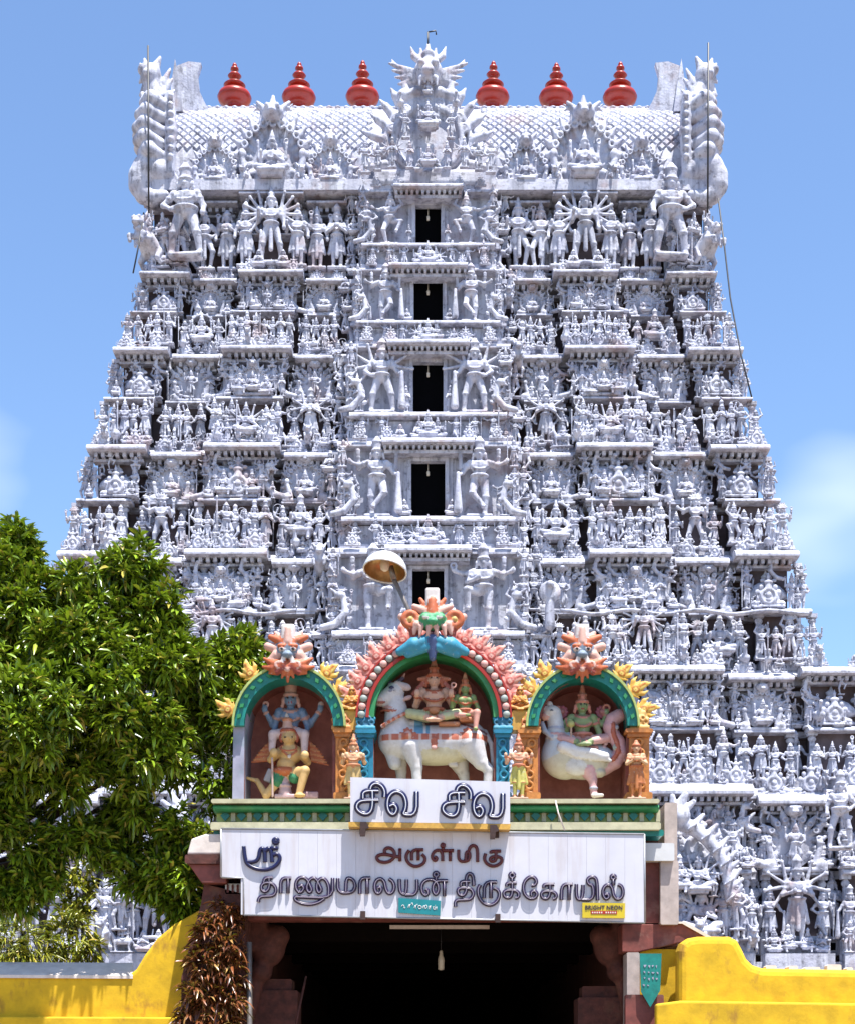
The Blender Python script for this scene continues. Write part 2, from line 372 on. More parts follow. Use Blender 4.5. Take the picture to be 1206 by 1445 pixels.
def arm(q, sh, el, ha, cols, r=.031, item=None):
    sk, go = cols['skin'], cols['gold']
    sh = (q * sh[0], sh[1], sh[2]); el = (q * el[0], el[1], el[2]); ha = (q * ha[0], ha[1], ha[2])
    P = [C(sh, r * 1.12, el, r * .86, sk), C(el, r * .86, ha, r * .62, sk), E((ha[0], ha[1] - .008, ha[2] + .012), (r * .85, r * .6, r * 1.15), sk), E(el, r * 1.0, sk)]
    m = [(sh[i] * .55 + el[i] * .45) for i in range(3)]; d = [el[i] - sh[i] for i in range(3)]; P.append(T(m, d, r * .95, r * .35, go))
    w = [(el[i] * .2 + ha[i] * .8) for i in range(3)]; P.append(T(w, [ha[i] - el[i] for i in range(3)], r * .68, r * .3, go))
    if item == 'disc': P += [T((ha[0], ha[1], ha[2] + .055), (0, 1, 0), .03, .013, go)]
    elif item == 'lotus': P += [E((ha[0], ha[1], ha[2] + .05), (.028, .028, .03), go)]
    elif item == 'staff': P += [C((ha[0], ha[1] - .02, .02), .014, (ha[0], ha[1] - .02, ha[2] + .2), .018, go), E((ha[0], ha[1] - .02, ha[2] + .22), (.03, .03, .04), go)]
    elif item == 'mace': P += [C((ha[0], ha[1] - .02, .06), .05, (ha[0], ha[1] - .02, ha[2] + .02), .02, go)]
    elif item == 'bow': P += [T((ha[0], ha[1], ha[2]), (0, 1, 0), .12, .012, go)]
    return P
WHITE = dict(skin=None, cloth=None, gold=None, crown=None, sash=None)
def torso(x, zh, zs, cols, fem=False, fat=1.0):
    sk, go, cl = cols['skin'], cols['gold'], cols['cloth']
    P = [E((x * .6, 0, zh + .01), (.098 * fat, .075 * fat, .07), cl), C((x * .7, 0, zh + .05), .066 * fat, (x, 0, zs - .07), .078, sk), E((x, -.005, zs - .055), (.112, .074, .075), sk)]
    for q in (-1, 1):
        P.append(E((x + q * .105, 0, zs - .01), (.042, .042, .038), sk))
        P.append(E((x + q * .05, -.06 if fem else -.045, zs - .06), (.042, .04, .04) if fem else (.045, .03, .034), sk))
    P += [C((x, 0, zs), .034, (x, 0, zs + .06), .033, sk), T((x, -.012, zs + .0), (0, -.45, 1), .06, .016, go), T((x, -.025, zs - .055), (0, -.9, 1), .085, .012, go), T((x * .6, 0, zh + .045), (0, 0, 1), .09 * fat, .018, go)]
    P += [E((x * .6, -.075 * fat, zh + .03), (.028, .016, .03), go)]
    return P
def fig_stand(armsL, armsR, cols=WHITE, crown='tall', sway=0.0, legs='straight', fem=False, skirt=True, base=True, fan=0, items=(None, None), fat=1.0):
    sk, go, cl, sa = cols['skin'], cols['gold'], cols['cloth'], cols.get('sash', cols['cloth'])
    zh, zs = .47, .695; x = sway; P = torso(x, zh, zs, cols, fem, fat) + head(x, .795, cols, 1.0, crown)
    L_ = {'straight': ([(-.05, 0, .44), (-.055, -.012, .25), (-.055, 0, .05)], [(.05, 0, .44), (.055, -.012, .25), (.055, 0, .05)]),
          'wide': ([(-.055, 0, .44), (-.11, -.02, .25), (-.13, 0, .05)], [(.055, 0, .44), (.11, -.02, .25), (.13, 0, .05)]),
          'bend': ([(-.05, 0, .44), (-.05, -.01, .25), (-.045, 0, .05)], [(.055, 0, .44), (.115, -.05, .27), (.07, -.01, .05)]),
          'cross': ([(-.05, 0, .44), (-.07, -.015, .25), (-.06, 0, .05)], [(.05, 0, .44), (.08, -.07, .28), (-.04, -.09, .12)]),
          'dance': ([(-.05, 0, .44), (-.10, -.05, .26), (-.05, 0, .05)], [(.055, 0, .45), (.20, -.05, .42), (.12, -.07, .24)]),
          'high': ([(-.05, 0, .44), (-.05, -.01, .25), (-.05, 0, .05)], [(.055, 0, .45), (.17, -.08, .46), (.16, -.07, .26)])}[legs]
    for l in L_:
        h_, k_, a_ = l
        h_ = (h_[0] + x * .5, h_[1], h_[2])
        P += [C(h_, .054, k_, .040, cl), C(k_, .040, a_, .026, cl if skirt else sk), E((a_[0], a_[1] - .03, max(a_[2] - .03, .02) if a_[2] < .08 else a_[2] - .03), (.026, .048, .02), sk), T(a_, (0, 0, 1), .024, .011, go), T(k_, (0, 0, 1), .037, .009, go)]
    if skirt:
        P += [C((x * .5, -.06, .43), .026, (x * .4, -.06, .16), .030, sa)]
        for q in (-1, 1): P.append(C((x * .5 + q * .085, -.01, .45), .022, (x * .4 + q * .125, .0, .24), .026, sa))
    for j, (q, lst) in enumerate(((-1, armsL), (1, armsR))):
        for i, a in enumerate(lst):
            el, ha = ARM[a] if isinstance(a, str) else a
            sh = (.105, .012 * i, .685)
            P += move(arm(q, sh, el, ha, cols, item=(items[j] if i == 0 else ('disc' if j else 'lotus'))), 1, (x, 0, 0))
    for i in range(fan):
        for q in (-1, 1):
            a = R(-48 + i * 118 / max(1, fan - 1)); ca, sa_ = math.cos(a), math.sin(a)
            P += [C((x + q * .10, .02, .66), .026, (x + q * (.09 + .12 * ca), .03, .66 + .12 * sa_), .023, sk), C((x + q * (.09 + .12 * ca), .03, .66 + .12 * sa_), .023, (x + q * (.07 + .27 * ca), .015, .655 + .27 * sa_), .017, sk), E((x + q * (.07 + .30 * ca), .01, .655 + .30 * sa_), (.024, .02, .03), go)]
    if base: P += [B((0, 0, .0), (.15, .085, .022), .015, cols.get('base', None) if cols['skin'] is not None else None)]
    return P
def fig_seat(armsL, armsR, cols=WHITE, crown='tall', fem=False, legs='lotus', base=True, items=(None, None), fan=0, halo=False):
    """seated: 1 unit = 1.45 of the stander's scale; returned at stander scale shifted so that the seat is z=0"""
    sk, go, cl = cols['skin'], cols['gold'], cols['cloth']; z0 = -.40
    P = torso(0, .47, .695, cols, fem) + head(0, .795, cols, 1.0, crown)
    if legs == 'lotus':
        for q in (-1, 1): P += [C((q * .06, 0, .455), .056, (q * .23, -.05, .475), .046, cl), C((q * .23, -.06, .47), .042, (q * .10, -.125, .434), .036, cl), C((q * .10, -.125, .434), .032, (-q * .005, -.155, .402), .025, sk), E((-q * .035, -.16, .395), (.045, .03, .018), sk), T((q * .03, -.14, .412), (1, 0, .3), .028, .01, go)]
    else:
        P += [C((-.06, 0, .45), .058, (-.225, -.07, .45), .046, cl), C((-.225, -.07, .45), .044, (.0, -.14, .425), .03, cl), E((.03, -.15, .425), (.045, .03, .02), sk)]
        P += [C((.06, 0, .45), .058, (.15, -.14, .46), .046, cl), C((.15, -.14, .46), .044, (.13, -.16, .26), .03, cl), E((.13, -.19, .235), (.03, .05, .022), sk)]
    for j, (q, lst) in enumerate(((-1, armsL), (1, armsR))):
        for i, a in enumerate(lst):
            el, ha = ARM[a] if isinstance(a, str) else a
            P += arm(q, (.105, .012 * i, .685), el, ha, cols, item=(items[j] if i == 0 else ('disc' if j else 'lotus')))
    for i in range(fan):
        for q in (-1, 1):
            a = R(-40 + i * 110 / max(1, fan - 1)); ca, s_ = math.cos(a), math.sin(a)
            P += [C((q * .10, .02, .66), .026, (q * (.07 + .27 * ca), .015, .655 + .27 * s_), .018, sk), E((q * (.07 + .30 * ca), .01, .655 + .30 * s_), (.026, .02, .03), go)]
    if base: P += [B((0, -.05, .385), (.22, .14, .028), .02, cols.get('base', None)), B((0, -.04, .34), (.17, .11, .03), .02, cols.get('base', None))]
    if halo: P += [T((0, .05, .72), (0, 1, 0), .27, .02, go)] + [E((.30 * math.cos(R(a)), .05, .72 + .30 * math.sin(R(a))), (.03, .02, .03), go) for a in range(-20, 201, 22)]
    lo = .31 if base else .40
    if legs != 'lotus': lo = .22
    return move(P, 1.0, (0, 0, -lo))

# ================================================================== SETTING
def W(px, py, Y): return Vector(((px - CX) * Y / F, Y, CZ + (HZ - py) * Y / F))
g = MB(); g.add([(-900, -60, 0), (900, -60, 0), (900, 3000, 0), (-900, 3000, 0)], [(0, 1, 2, 3)])
go_ = g.build('ground', M['ground']); go_['kind'] = 'structure'

# ================================================================== THE TOWER (gopuram)
WS = M['stucco']
def white_figs():
    G = {}
    def st(key, *a, h=.0135, **k): G[key] = sculpt(key, fig_stand(*a, **k), h, .009, WS)
    def se(key, *a, h=.0125, **k): G[key] = sculpt(key, fig_seat(*a, **k), h, .009, WS)
    st('s0', ['abhaya', 'up'], ['down', 'up'])
    st('s1', ['hip'], ['abhaya'], sway=.02, legs='bend', fem=True)
    st('s2', ['anjali'], ['anjali'], crown='cyl')
    st('s3', ['down'], ['mace'], items=(None, 'mace'), crown='cyl')
    st('s4', ['high'], ['hip'], sway=-.03, legs='bend', fem=True, crown='bun')
    st('s5', ['out', 'up'], ['abhaya', 'up'], crown='fan', legs='wide', skirt=False)
    st('s6', ['chest'], ['down'], fem=True, crown='bun')
    st('s7', ['out'], ['high'], legs='dance', sway=.02, skirt=False)
    st('s8', ['abhaya'], ['out'], items=('staff', None), legs='cross')
    st('s9', ['abhaya', 'up'], ['hip', 'up'], sway=-.02, legs='bend')
    st('fan6', ['abhaya'], ['down'], fan=6, legs='wide')
    st('fan4', ['chest'], ['chest'], fan=4, crown='cyl')
    rv = random.Random(5); AK = ['down', 'abhaya', 'hip', 'up', 'high', 'out', 'low', 'mace', 'chest']
    for q in range(8):
        st('s1%d' % q, [rv.choice(AK)] + (['up'] if rv.random() < .4 else []), [rv.choice(AK)] + (['up'] if rv.random() < .4 else []), sway=rv.uniform(-.03, .03), legs=rv.choice(['straight', 'bend', 'cross', 'wide', 'bend']), crown=rv.choice(['tall', 'cyl', 'bun', 'fan']), fem=rv.random() < .5, skirt=rv.random() < .7, items=(rv.choice([None, 'lotus', 'staff', 'bow']), rv.choice([None, 'lotus', 'disc'])))
    se('t0', ['abhaya', 'up'], ['down', 'up'])
    se('t1', ['abhaya'], ['chest'], crown='cyl', legs='lalita', base=True)
    se('t2', ['anjali'], ['anjali'], crown='bun')
    se('t3', ['abhaya', 'up'], ['hip', 'up'], halo=True)
    se('t4', ['down'], ['chest'], fan=4)
    # door guardians, larger
    st('guard', ['out', 'up'], ['mace', 'up'], items=(None, 'mace'), legs='cross', skirt=False, crown='cyl', h=.0125)
    st('guard_fan', ['hip'], ['mace'], items=(None, 'mace'), legs='wide', skirt=False, fan=4, crown='cyl', h=.0125)
    st('guard_high', ['out', 'up'], ['chest', 'out'], legs='high', skirt=False, crown='cyl', h=.0125)
    st('giant', ['down'], ['hip'], legs='wide', skirt=False, crown='cyl', h=.0115, fat=1.15)
    # crouching dwarf holding up the storey above
    P = torso(0, .47, .66, WHITE, fat=1.25) + head(0, .75, WHITE, 1.1, 'bun')
    for q in (-1, 1): P += [C((q * .06, 0, .45), .06, (q * .2, -.09, .42), .05), C((q * .2, -.09, .42), .045, (q * .14, -.03, .25), .035), E((q * .14, -.06, .235), (.035, .06, .025))] + arm(q, (.11, 0, .65), (.21, .0, .68), (.17, .0, .86), WHITE)
    G['dwarf'] = sculpt('dwarf', move(P, 1, (0, 0, -.21)), .0145, .010, WS)
    # rearing lion-beast
    P = [C((0, .1, .3), .15, (0, -.12, .52), .16), C((0, -.12, .52), .14, (0, -.2, .68), .11), E((0, -.28, .72), (.12, .13, .11)), E((0, -.38, .68), (.08, .07, .05)), E((.07, -.36, .78), .035), E((-.07, -.36, .78), .035)]
    for q in (-1, 1): P += [C((q * .1, .12, .28), .09, (q * .14, .02, .12), .055), C((q * .14, .02, .12), .05, (q * .14, .1, .03), .045), C((q * .11, -.15, .5), .07, (q * .15, -.36, .45), .045), C((q * .15, -.36, .45), .04, (q * .13, -.38, .34), .04), C((q * .1, -.24, .8), .045, (q * .17, -.18, .93), .02)]
    P += [C((0, .2, .3), .04, (.08, .3, .55), .03), C((.08, .3, .55), .03, (0, .25, .75), .04)] + [E((.15 * math.cos(R(a)), -.16, .7 + .17 * math.sin(R(a))), .045) for a in range(0, 360, 36)]
    G['beast'] = sculpt('beast', P, .022, .03, WS)
    # horse with rider, side view
    P = [C((-.24, 0, .36), .11, (.22, 0, .36), .115), C((-.26, 0, .40), .09, (-.36, 0, .60), .06), C((-.36, 0, .62), .06, (-.48, 0, .54), .04), C((.3, 0, .4), .04, (.40, 0, .22), .03)]
    for x, d in ((-.25, -.06), (-.2, .06), (.22, -.06), (.26, .06)): P += [C((x, d, .32), .055, (x - .02, d, .16), .032), C((x - .02, d, .16), .03, (x + .01, d, .02), .035)]
    P += move(fig_seat(['abhaya'], ['out'], base=False), .72, (0, 0, .42)) + [B((0, 0, .0), (.42, .12, .02), .01)]
    G['rider'] = sculpt('rider', P, .0165, .012, WS)
    # horseshoe gable on a cornice
    P = [E((0, .02, .28), (.34, .10, .28)), T((0, -.06, .30), (0, 1, 0), .2, .05), E((0, -.07, .33), (.085, .07, .1)), E((0, -.06, .2), (.12, .06, .08)), C((0, 0, .5), .13, (0, 0, .72), .07), E((0, -.03, .70), (.13, .07, .07)), C((0, 0, .72), .05, (0, 0, .97), .02), E((0, 0, .86), .05)]
    for q in (-1, 1): P += [E((q * .36, 0, .10), (.14, .08, .10)), E((q * .38, -.06, .10), (.06, .05, .06)), E((q * .3, 0, .42), (.08, .06, .09)), E((q * .2, 0, .57), (.07, .05, .08)), E((q * .17, 0, .76), (.07, .04, .05))]
    P += [B((0, .02, .02), (.48, .12, .03), .02)]
    G['gable'] = sculpt('gable', P, .02, .012, WS)
    # petal-fan gables with a small figure and a lion mask on top
    for key, n_, fg in (('fan_gable', 15, 'seat'), ('fan_gable2', 13, 'stand')):
        P = [E((0, .06, .40), (.32, .07, .34))]
        for i in range(n_):
            a = R(-30 + i * 240 / (n_ - 1)); ca, s_ = math.cos(a), math.sin(a); w_ = .058
            P += [C((.28 * ca, .04, .40 + .28 * s_), w_ * .8, (.40 * ca, .02, .40 + .40 * s_), w_), C((.40 * ca, .02, .40 + .40 * s_), w_ * .9, (.50 * ca, .0, .42 + .50 * s_), .016), T((.36 * ca, -.04, .40 + .36 * s_), (0, 1, 0), .035, .016)]
        P += (move(fig_seat(['abhaya', 'up'], ['chest', 'up'], base=True), .78, (0, -.12, .10)) if fg == 'seat' else move(fig_stand(['abhaya', 'up'], ['hip', 'up'], base=False, legs='bend'), .66, (0, -.12, .06))) + [E((0, -.06, .86), (.13, .1, .09)), E((.06, -.14, .89), .03), E((-.06, -.14, .89), .03), E((0, -.15, .83), (.05, .05, .03)), C((0, -.02, .92), .06, (0, 0, 1.06), .02)]
        for q in (-1, 1): P += [C((q * .08, 0, .90), .05, (q * .19, 0, 1.0), .02), E((q * .36, -.06, .08), (.12, .09, .10)), C((q * .3, -.06, .12), .06, (q * .36, -.08, .34), .04), E((q * .36, -.08, .40), (.05, .05, .06))]
        P += [B((0, 0, .02), (.46, .14, .035), .02)]
        G[key] = sculpt(key, P, .0155, .010, WS)
    # scrolled makara bracket, hooded serpent, bird, leafy scroll
    P = [C((.4, 0, .05), .08, (.1, 0, .12), .09), C((.1, 0, .12), .09, (-.15, 0, .4), .09), C((-.15, 0, .4), .09, (-.1, 0, .72), .07), E((-.02, -.02, .82), (.13, .09, .1)), C((.06, 0, .86), .05, (.2, 0, .98), .025), C((.05, 0, .78), .04, (.17, 0, .74), .025)] + [E((-.25 + .05 * i, 0, .25 + .16 * i), (.09, .05, .06), None, (0, .6, 0)) for i in range(4)]
    G['scroll'] = sculpt('scroll', P, .022, .025, WS)
    P = [C((0, .05, .0), .12, (0, .03, .5), .10), E((0, 0, .74), (.25, .07, .26)), E((0, -.05, .9), (.1, .12, .09)), T((0, -.04, .72), (0, 1, 0), .12, .03)]
    G['serpent'] = sculpt('serpent', P, .03, .03, WS)
    P = [E((0, 0, .4), (.18, .26, .2)), C((0, -.16, .5), .09, (0, -.22, .78), .06), E((0, -.26, .84), (.08, .1, .075)), C((0, -.34, .82), .03, (0, -.42, .79), .01), C((0, .2, .4), .1, (0, .5, .34), .05), C((.07, 0, .25), .04, (.07, 0, .02), .03), C((-.07, 0, .25), .04, (-.07, 0, .02), .03), E((.15, .05, .42), (.06, .22, .13)), E((-.15, .05, .42), (.06, .22, .13))]
    G['bird'] = sculpt('bird', P, .032, .03, WS)
    return G
G = white_figs()
NAME = {'fan6': 'many_armed_figure', 'fan4': 'many_armed_figure', 'guard': 'guardian_figure', 'guard_fan': 'guardian_figure', 'guard_high': 'guardian_figure', 'giant': 'giant_figure', 'dwarf': 'crouching_dwarf',
        'beast': 'rearing_beast', 'rider': 'horse_and_rider', 'gable': 'horseshoe_gable', 'fan_gable': 'petal_gable', 'fan_gable2': 'petal_gable', 'scroll': 'leaf_scroll', 'serpent': 'hooded_serpent', 'bird': 'stucco_bird'}
for k in list(G):
    if k not in NAME: NAME[k] = 'standing_figure' if k[0] == 's' else 'seated_figure'
ST = ['s0', 's1', 's2', 's3', 's4', 's5', 's6', 's7', 's8', 's9'] + ['s1%d' % q for q in range(8)]; SE = ['t0', 't1', 't2', 't3', 't4']
TC = 67.0                                                        # middle of the tower
def Yf(z): return 58.0 + (z - 5.7) * .16
def zs_of(py):
    k = (HZ - py) / F; return (CZ + k * (58 - 5.7 * .16)) / (1 - .16 * k)
YB = [1345, 1112, 942, 778, 628, 490, 382, 272]; HWP = [705, 650, 566, 518, 477, 440, 404, 402]
ZS = [zs_of(y) for y in YB]; HW = [HWP[i] * Yf(ZS[i]) / F for i in range(8)]
tower = thing('gopuram', 'tall tapering white temple gateway tower covered in stucco figures behind the porch', 'temple tower', (0, TC, 0))
def put(key, parent, x, y, z, h, rz=0.0, mir=False, sx=1.0, name=None):
    return link(name or NAME[key], G[key], parent, (x, y, z), (0, 0, rz), ((-1 if mir else 1) * h * sx, h, h))
def rnd(a, b): return random.uniform(a, b)
POT = MB().lathe([(.05, 0), (.18, 0), (.14, .06), (.08, .12), (.2, .24), (.26, .36), (.22, .5), (.08, .58), (.14, .64), (.06, .7), (.10, .76), (.03, .86), (.01, 1.0)], n=10).mesh('pot_finial', WS)
PIL = MB().box(-.5, .5, -.5, .5, 0, .06).box(-.36, .36, -.36, .36, .06, .12).box(-.28, .28, -.28, .28, .12, .78).lathe([(.28, .78), (.46, .82), (.5, .86), (.3, .9), (.3, .91)], n=8).box(-.55, .55, -.5, .5, .91, 1.0).mesh('pilaster', WS)
DOME = MB().lathe([(.9, 0), (.98, .05), (.98, .12), (.72, .16), (.72, .30), (1.02, .36), (1.05, .44), (.95, .6), (.7, .78), (.4, .9), (.12, .97), (.1, 1.02), (.2, 1.08), (.22, 1.16), (.08, 1.24), (.02, 1.4)], n=16).mesh('shrine_dome', WS)
def cornice_prof(y, z, h, p): return [(y + .35, z), (y - .55 * p, z), (y - p, z + .1 * h), (y - p, z + .32 * h), (y - .88 * p, z + .6 * h), (y - .6 * p, z + .85 * h), (y - .4 * p, z + h), (y + .35, z + h)]
BAYS = [(.835, 1.0, 'kuta', .75), (.675, .815, 'panjara', .4), (.44, .655, 'sala', .8), (.29, .42, 'panjara', .5)]
def barrel(w, r, h, mat=WS):
    """mini barrel roof: width w along x, depth r, height h, at origin"""
    m = MB(); pr = [(r, 0)] + [(r * 1.05 * math.cos(a), h * .25 + h * .75 * math.sin(a)) for a in [R(q) for q in range(0, 181, 15)]] + [(-r, 0)]
    m.profx([(y, z) for y, z in pr][::-1], -w / 2, w / 2, smooth=False)
    for s in (-1, 1):
        pr2 = [(y * 1.16, z * 1.12) for y, z in pr]
        m.profx(pr2[::-1], s * w / 2 - .07, s * w / 2 + .07)
        m.tube([(s * (w / 2 - .02), 0, h * .9), (s * (w / 2 + .12), 0, h * 1.15), (s * (w / 2 + .3), 0, h * 1.5)], .1, 6, r1=.03)
    m.box(-w / 2, w / 2, -r * .2, r * .2, h * .98, h * 1.05)
    return m.mesh('barrel_roof', mat)
def fill_row(par, x0, x1, y, z, h, n, keys, jit=.12, sc=.18, yj=.08):
    for i in range(n):
        x = x0 + (x1 - x0) * (i + .5) / n + rnd(-jit, jit) * (x1 - x0) / n
        put(random.choice(keys), par, x, y + rnd(-yj, yj), z, h * rnd(1 - sc, 1 + sc * .6), rnd(-.3, .3), random.random() < .5)

FG = ['fan_gable', 'fan_gable2']
for t in range(7):
    zb, zt, hw, hw1 = ZS[t], ZS[t + 1], HW[t], (HW[t + 1] if t > 1 else (690, 630)[t] * Yf(ZS[t + 1]) / F); H = zt - zb; Yw = Yf(zb) + 1.15; top = t == 6
    hxx = lambda f: hw + (hw1 - hw) * f
    hwall = hw1 * .93; yb2 = 2 * TC - Yw; yc_ = Yw + .55                # recessed core
    dw = [24, 24, 22.5, 24, 21.5, 20.5, 18][t] * Yf(zb) / F; cw = [158, 150, 142, 128, 116, 106, 98][t] * Yf(zb) / F
    bal = .30 * H; d0, d1 = zb + .31 * H, zb + (.83 if t != 5 else .87) * H
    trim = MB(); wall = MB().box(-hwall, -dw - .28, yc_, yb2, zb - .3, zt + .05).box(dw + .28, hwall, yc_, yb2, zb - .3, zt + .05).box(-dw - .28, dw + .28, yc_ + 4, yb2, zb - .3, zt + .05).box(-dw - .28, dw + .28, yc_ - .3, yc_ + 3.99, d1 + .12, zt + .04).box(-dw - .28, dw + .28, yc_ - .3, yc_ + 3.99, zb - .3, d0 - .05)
    for s in (-1, 1):
        for a, b, kind, pr in BAYS:
            x0, x1 = s * a * hw, s * b * hw * (.97 if b == 1 else 1)
            trim.box(x0, x1, Yw - pr, yc_ + .1, zb - .02, zb + .085 * H)         # plinth
            trim.box(x0 + s * .06, x1 - s * .06, Yw - pr + .08, yc_ + .1, zb + .085 * H, zb + .11 * H)
            u0, u1 = s * a * hxx(.3), s * b * hxx(.3) * (.95 if b == 1 else 1)
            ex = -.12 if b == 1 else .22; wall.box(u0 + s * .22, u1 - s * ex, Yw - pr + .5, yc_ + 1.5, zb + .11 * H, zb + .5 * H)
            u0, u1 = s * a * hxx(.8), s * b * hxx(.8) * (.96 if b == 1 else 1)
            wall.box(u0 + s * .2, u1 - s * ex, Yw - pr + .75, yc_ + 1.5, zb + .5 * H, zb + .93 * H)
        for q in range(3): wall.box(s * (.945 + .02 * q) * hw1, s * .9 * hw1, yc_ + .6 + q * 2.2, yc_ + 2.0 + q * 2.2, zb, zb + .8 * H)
    # recessed band mouldings
    for fz, hh, dd in ((.0, .09, .5), (.46, .05, .3), (.80, .04, .3), (.88, .05, .4)):
        for s in (-1, 1): trim.box(s * (dw + .3), s * (hwall + .1), yc_ - dd, yc_ + .05, zb + fz * H + .01, zb + (fz + hh) * H)
    st_ = wall.build('storey', M['recesswall'], tower); trim.build('plinth_courses', WS, st_)
    # --- cornices, dentils
    dent = MB()
    ch = .075 * H; zc = zt - ch; YC = .42                                   # the cornice steps back
    segs = [(s * a * hw1, s * b * hw1, pr) for s in (-1, 1) for a, b, k, pr in BAYS]
    for (x0, x1, pr), (l0, l1, _) in zip(segs, [(s * a * hxx(.45), s * b * hxx(.45), 0) for s in (-1, 1) for a, b, k, pr in BAYS]):
        if x0 > x1: x0, x1, l0, l1 = x1, x0, l1, l0
        dz_ = {.75: 0., .4: -.035, .8: .012, .5: -.05}[pr] * H; zc = zt - ch + dz_
        MB().profx(cornice_prof(Yw - pr + YC, zc, ch, .58), x0 - .06, x1 + .06).build('cornice', WS, st_)
        MB().profx(cornice_prof(Yw - pr + .3, zb + .47 * H, .045 * H, .36), l0 + .05, l1 - .05).build('ledge', WS, st_)
        nd = int((x1 - x0) / .27)
        for i in range(nd):
            x = x0 + .1 + (x1 - x0 - .2) * (i + .5) / nd
            dent.box(x - .065, x + .065, Yw - pr + YC - .3, Yw - pr + YC + .3, zc - .17, zc - .01)
        dent.box(x0 + .1, x1 - .1, Yw - pr + YC - .06, Yw - pr + YC + .35, zc - .27, zc - .175)
    zc = zt - ch
    for s in (-1, 1): MB().profx(cornice_prof(yc_ - .3, zc + .02, ch, .45), *sorted((s * (cw * .9), s * hw1 * .95))).build('cornice', WS, st_)
    for s in (-1, 1): MB().box(s * hwall * .98, s * hw1 * .985, yc_ + .3, yb2, zc, zt - .03).build('cornice', WS, st_)
    dd_ = dent.build('dentils', WS, st_); dd_['kind'] = 'stuff'
    # --- bays
    for s in (-1, 1):
        for bi, (a, b, kind, pr) in enumerate(BAYS):
            x0, x1 = sorted((s * a * hxx(.25), s * b * hxx(.25))); xc, w = (x0 + x1) / 2, x1 - x0; yf = Yw - pr
            v0, v1 = sorted((s * a * hxx(.7), s * b * hxx(.7))); xu, wu = (v0 + v1) / 2, v1 - v0; yu = yf + .28
            c0, c1 = sorted((s * a * hw1, s * b * hw1)); xk, wk = (c0 + c1) / 2, c1 - c0
            lowz, midz = zb + .11 * H, zb + .515 * H
            for xx in (x0 + .2, x1 - .2): link('pilaster', PIL, st_, (xx, yf + .34, lowz), None, (.32, .3, .37 * H))
            for xx in (v0 + .2, v1 - .2): link('pilaster', PIL, st_, (xx, yf + .62, midz), None, (.28, .3, .40 * H))
            if top:
                hh = .84 * H
                if kind == 'sala':
                    put('fan6', st_, xc, yf - .22, zb + .1 * H, hh * 1.08)
                    for q in (-1, 1): put('s3' if q < 0 else 's0', st_, xc + q * w * .42, yf - .05, zb + .09 * H, hh * .9); put('t2', st_, xc + q * w * .2, yf - .4, zb + .03 * H, hh * .42)
                elif kind == 'panjara':
                    for q in (-1, 1): put(random.choice(['s0', 's2', 's3', 's6', 's9']), st_, xc + q * w * .27, yf - .12, zb + .1 * H, hh * rnd(.88, 1.02), 0, q > 0)
                else:
                    for q, k_ in ((-.3, 's5'), (.1, 's8'), (.42, 'beast')): put(k_, st_, xc + s * q * w, yf - .1, zb + .1 * H, hh * rnd(.6, .75), s * .4)
            else:
                nf = {'kuta': 5, 'panjara': 4, 'sala': 8}[kind]
                if kind == 'sala' and t % 2 == 0:
                    put(random.choice(['fan6', 'fan4', 't4']), st_, xc, yf - .30, lowz - .02 * H, .47 * H)
                    for q in (-1, 1): fill_row(st_, *sorted((xc + q * w * .16, xc + q * w * .5)), yf - .2, lowz - .03 * H, .36 * H, 4, ST)
                elif kind == 'panjara' and (t + bi) % 3 == 0:
                    put(random.choice(['t3', 't4', 't1']), st_, xc, yf - .24, lowz, .54 * H)
                    for q in (-1, 1): put(random.choice(ST), st_, xc + q * w * .4, yf - .14, lowz - .03 * H, .36 * H, 0, q > 0)
                elif kind == 'panjara' and (t + bi) % 3 == 1:
                    put(random.choice(['fan4', 's5', 's0']), st_, xc, yf - .26, lowz - .05 * H, .52 * H)
                    for q in (-1, 1): put(random.choice(ST), st_, xc + q * w * .38, yf - .1, lowz - .03 * H, .33 * H, 0, q > 0)
                else:
                    fill_row(st_, x0, x1, yf - .18, lowz - .03 * H, .36 * H, nf, ST)
                # beasts, riders and dwarfs on the plinth edge
                ns = {'kuta': 4, 'panjara': 4, 'sala': 7}[kind]
                fill_row(st_, x0 - .05, x1 + .05, yf - .42, zb + .005 * H, .21 * H, ns, ['rider', 't2', 't1', 'dwarf', 'bird', 'beast', 's1', 's4', 's6', 't0'], .3, .3, .06)
                # small sitters and standers along the middle ledge
                fill_row(st_, v0, v1, yu - .2, midz - .01 * H, .20 * H, ns - 1, SE + ['s1', 's2', 's4', 's7', 'bird', 'dwarf'], .3, .3, .05)
                for q in range(ns - 2): put(random.choice(['scroll', 'bird', 't2', 's7', 'beast', 's5']), st_, v0 + (v1 - v0) * rnd(.05, .95), yu + rnd(.1, .3), midz + rnd(.16, .27) * H, rnd(.13, .2) * H, rnd(-.4, .4), random.random() < .5)
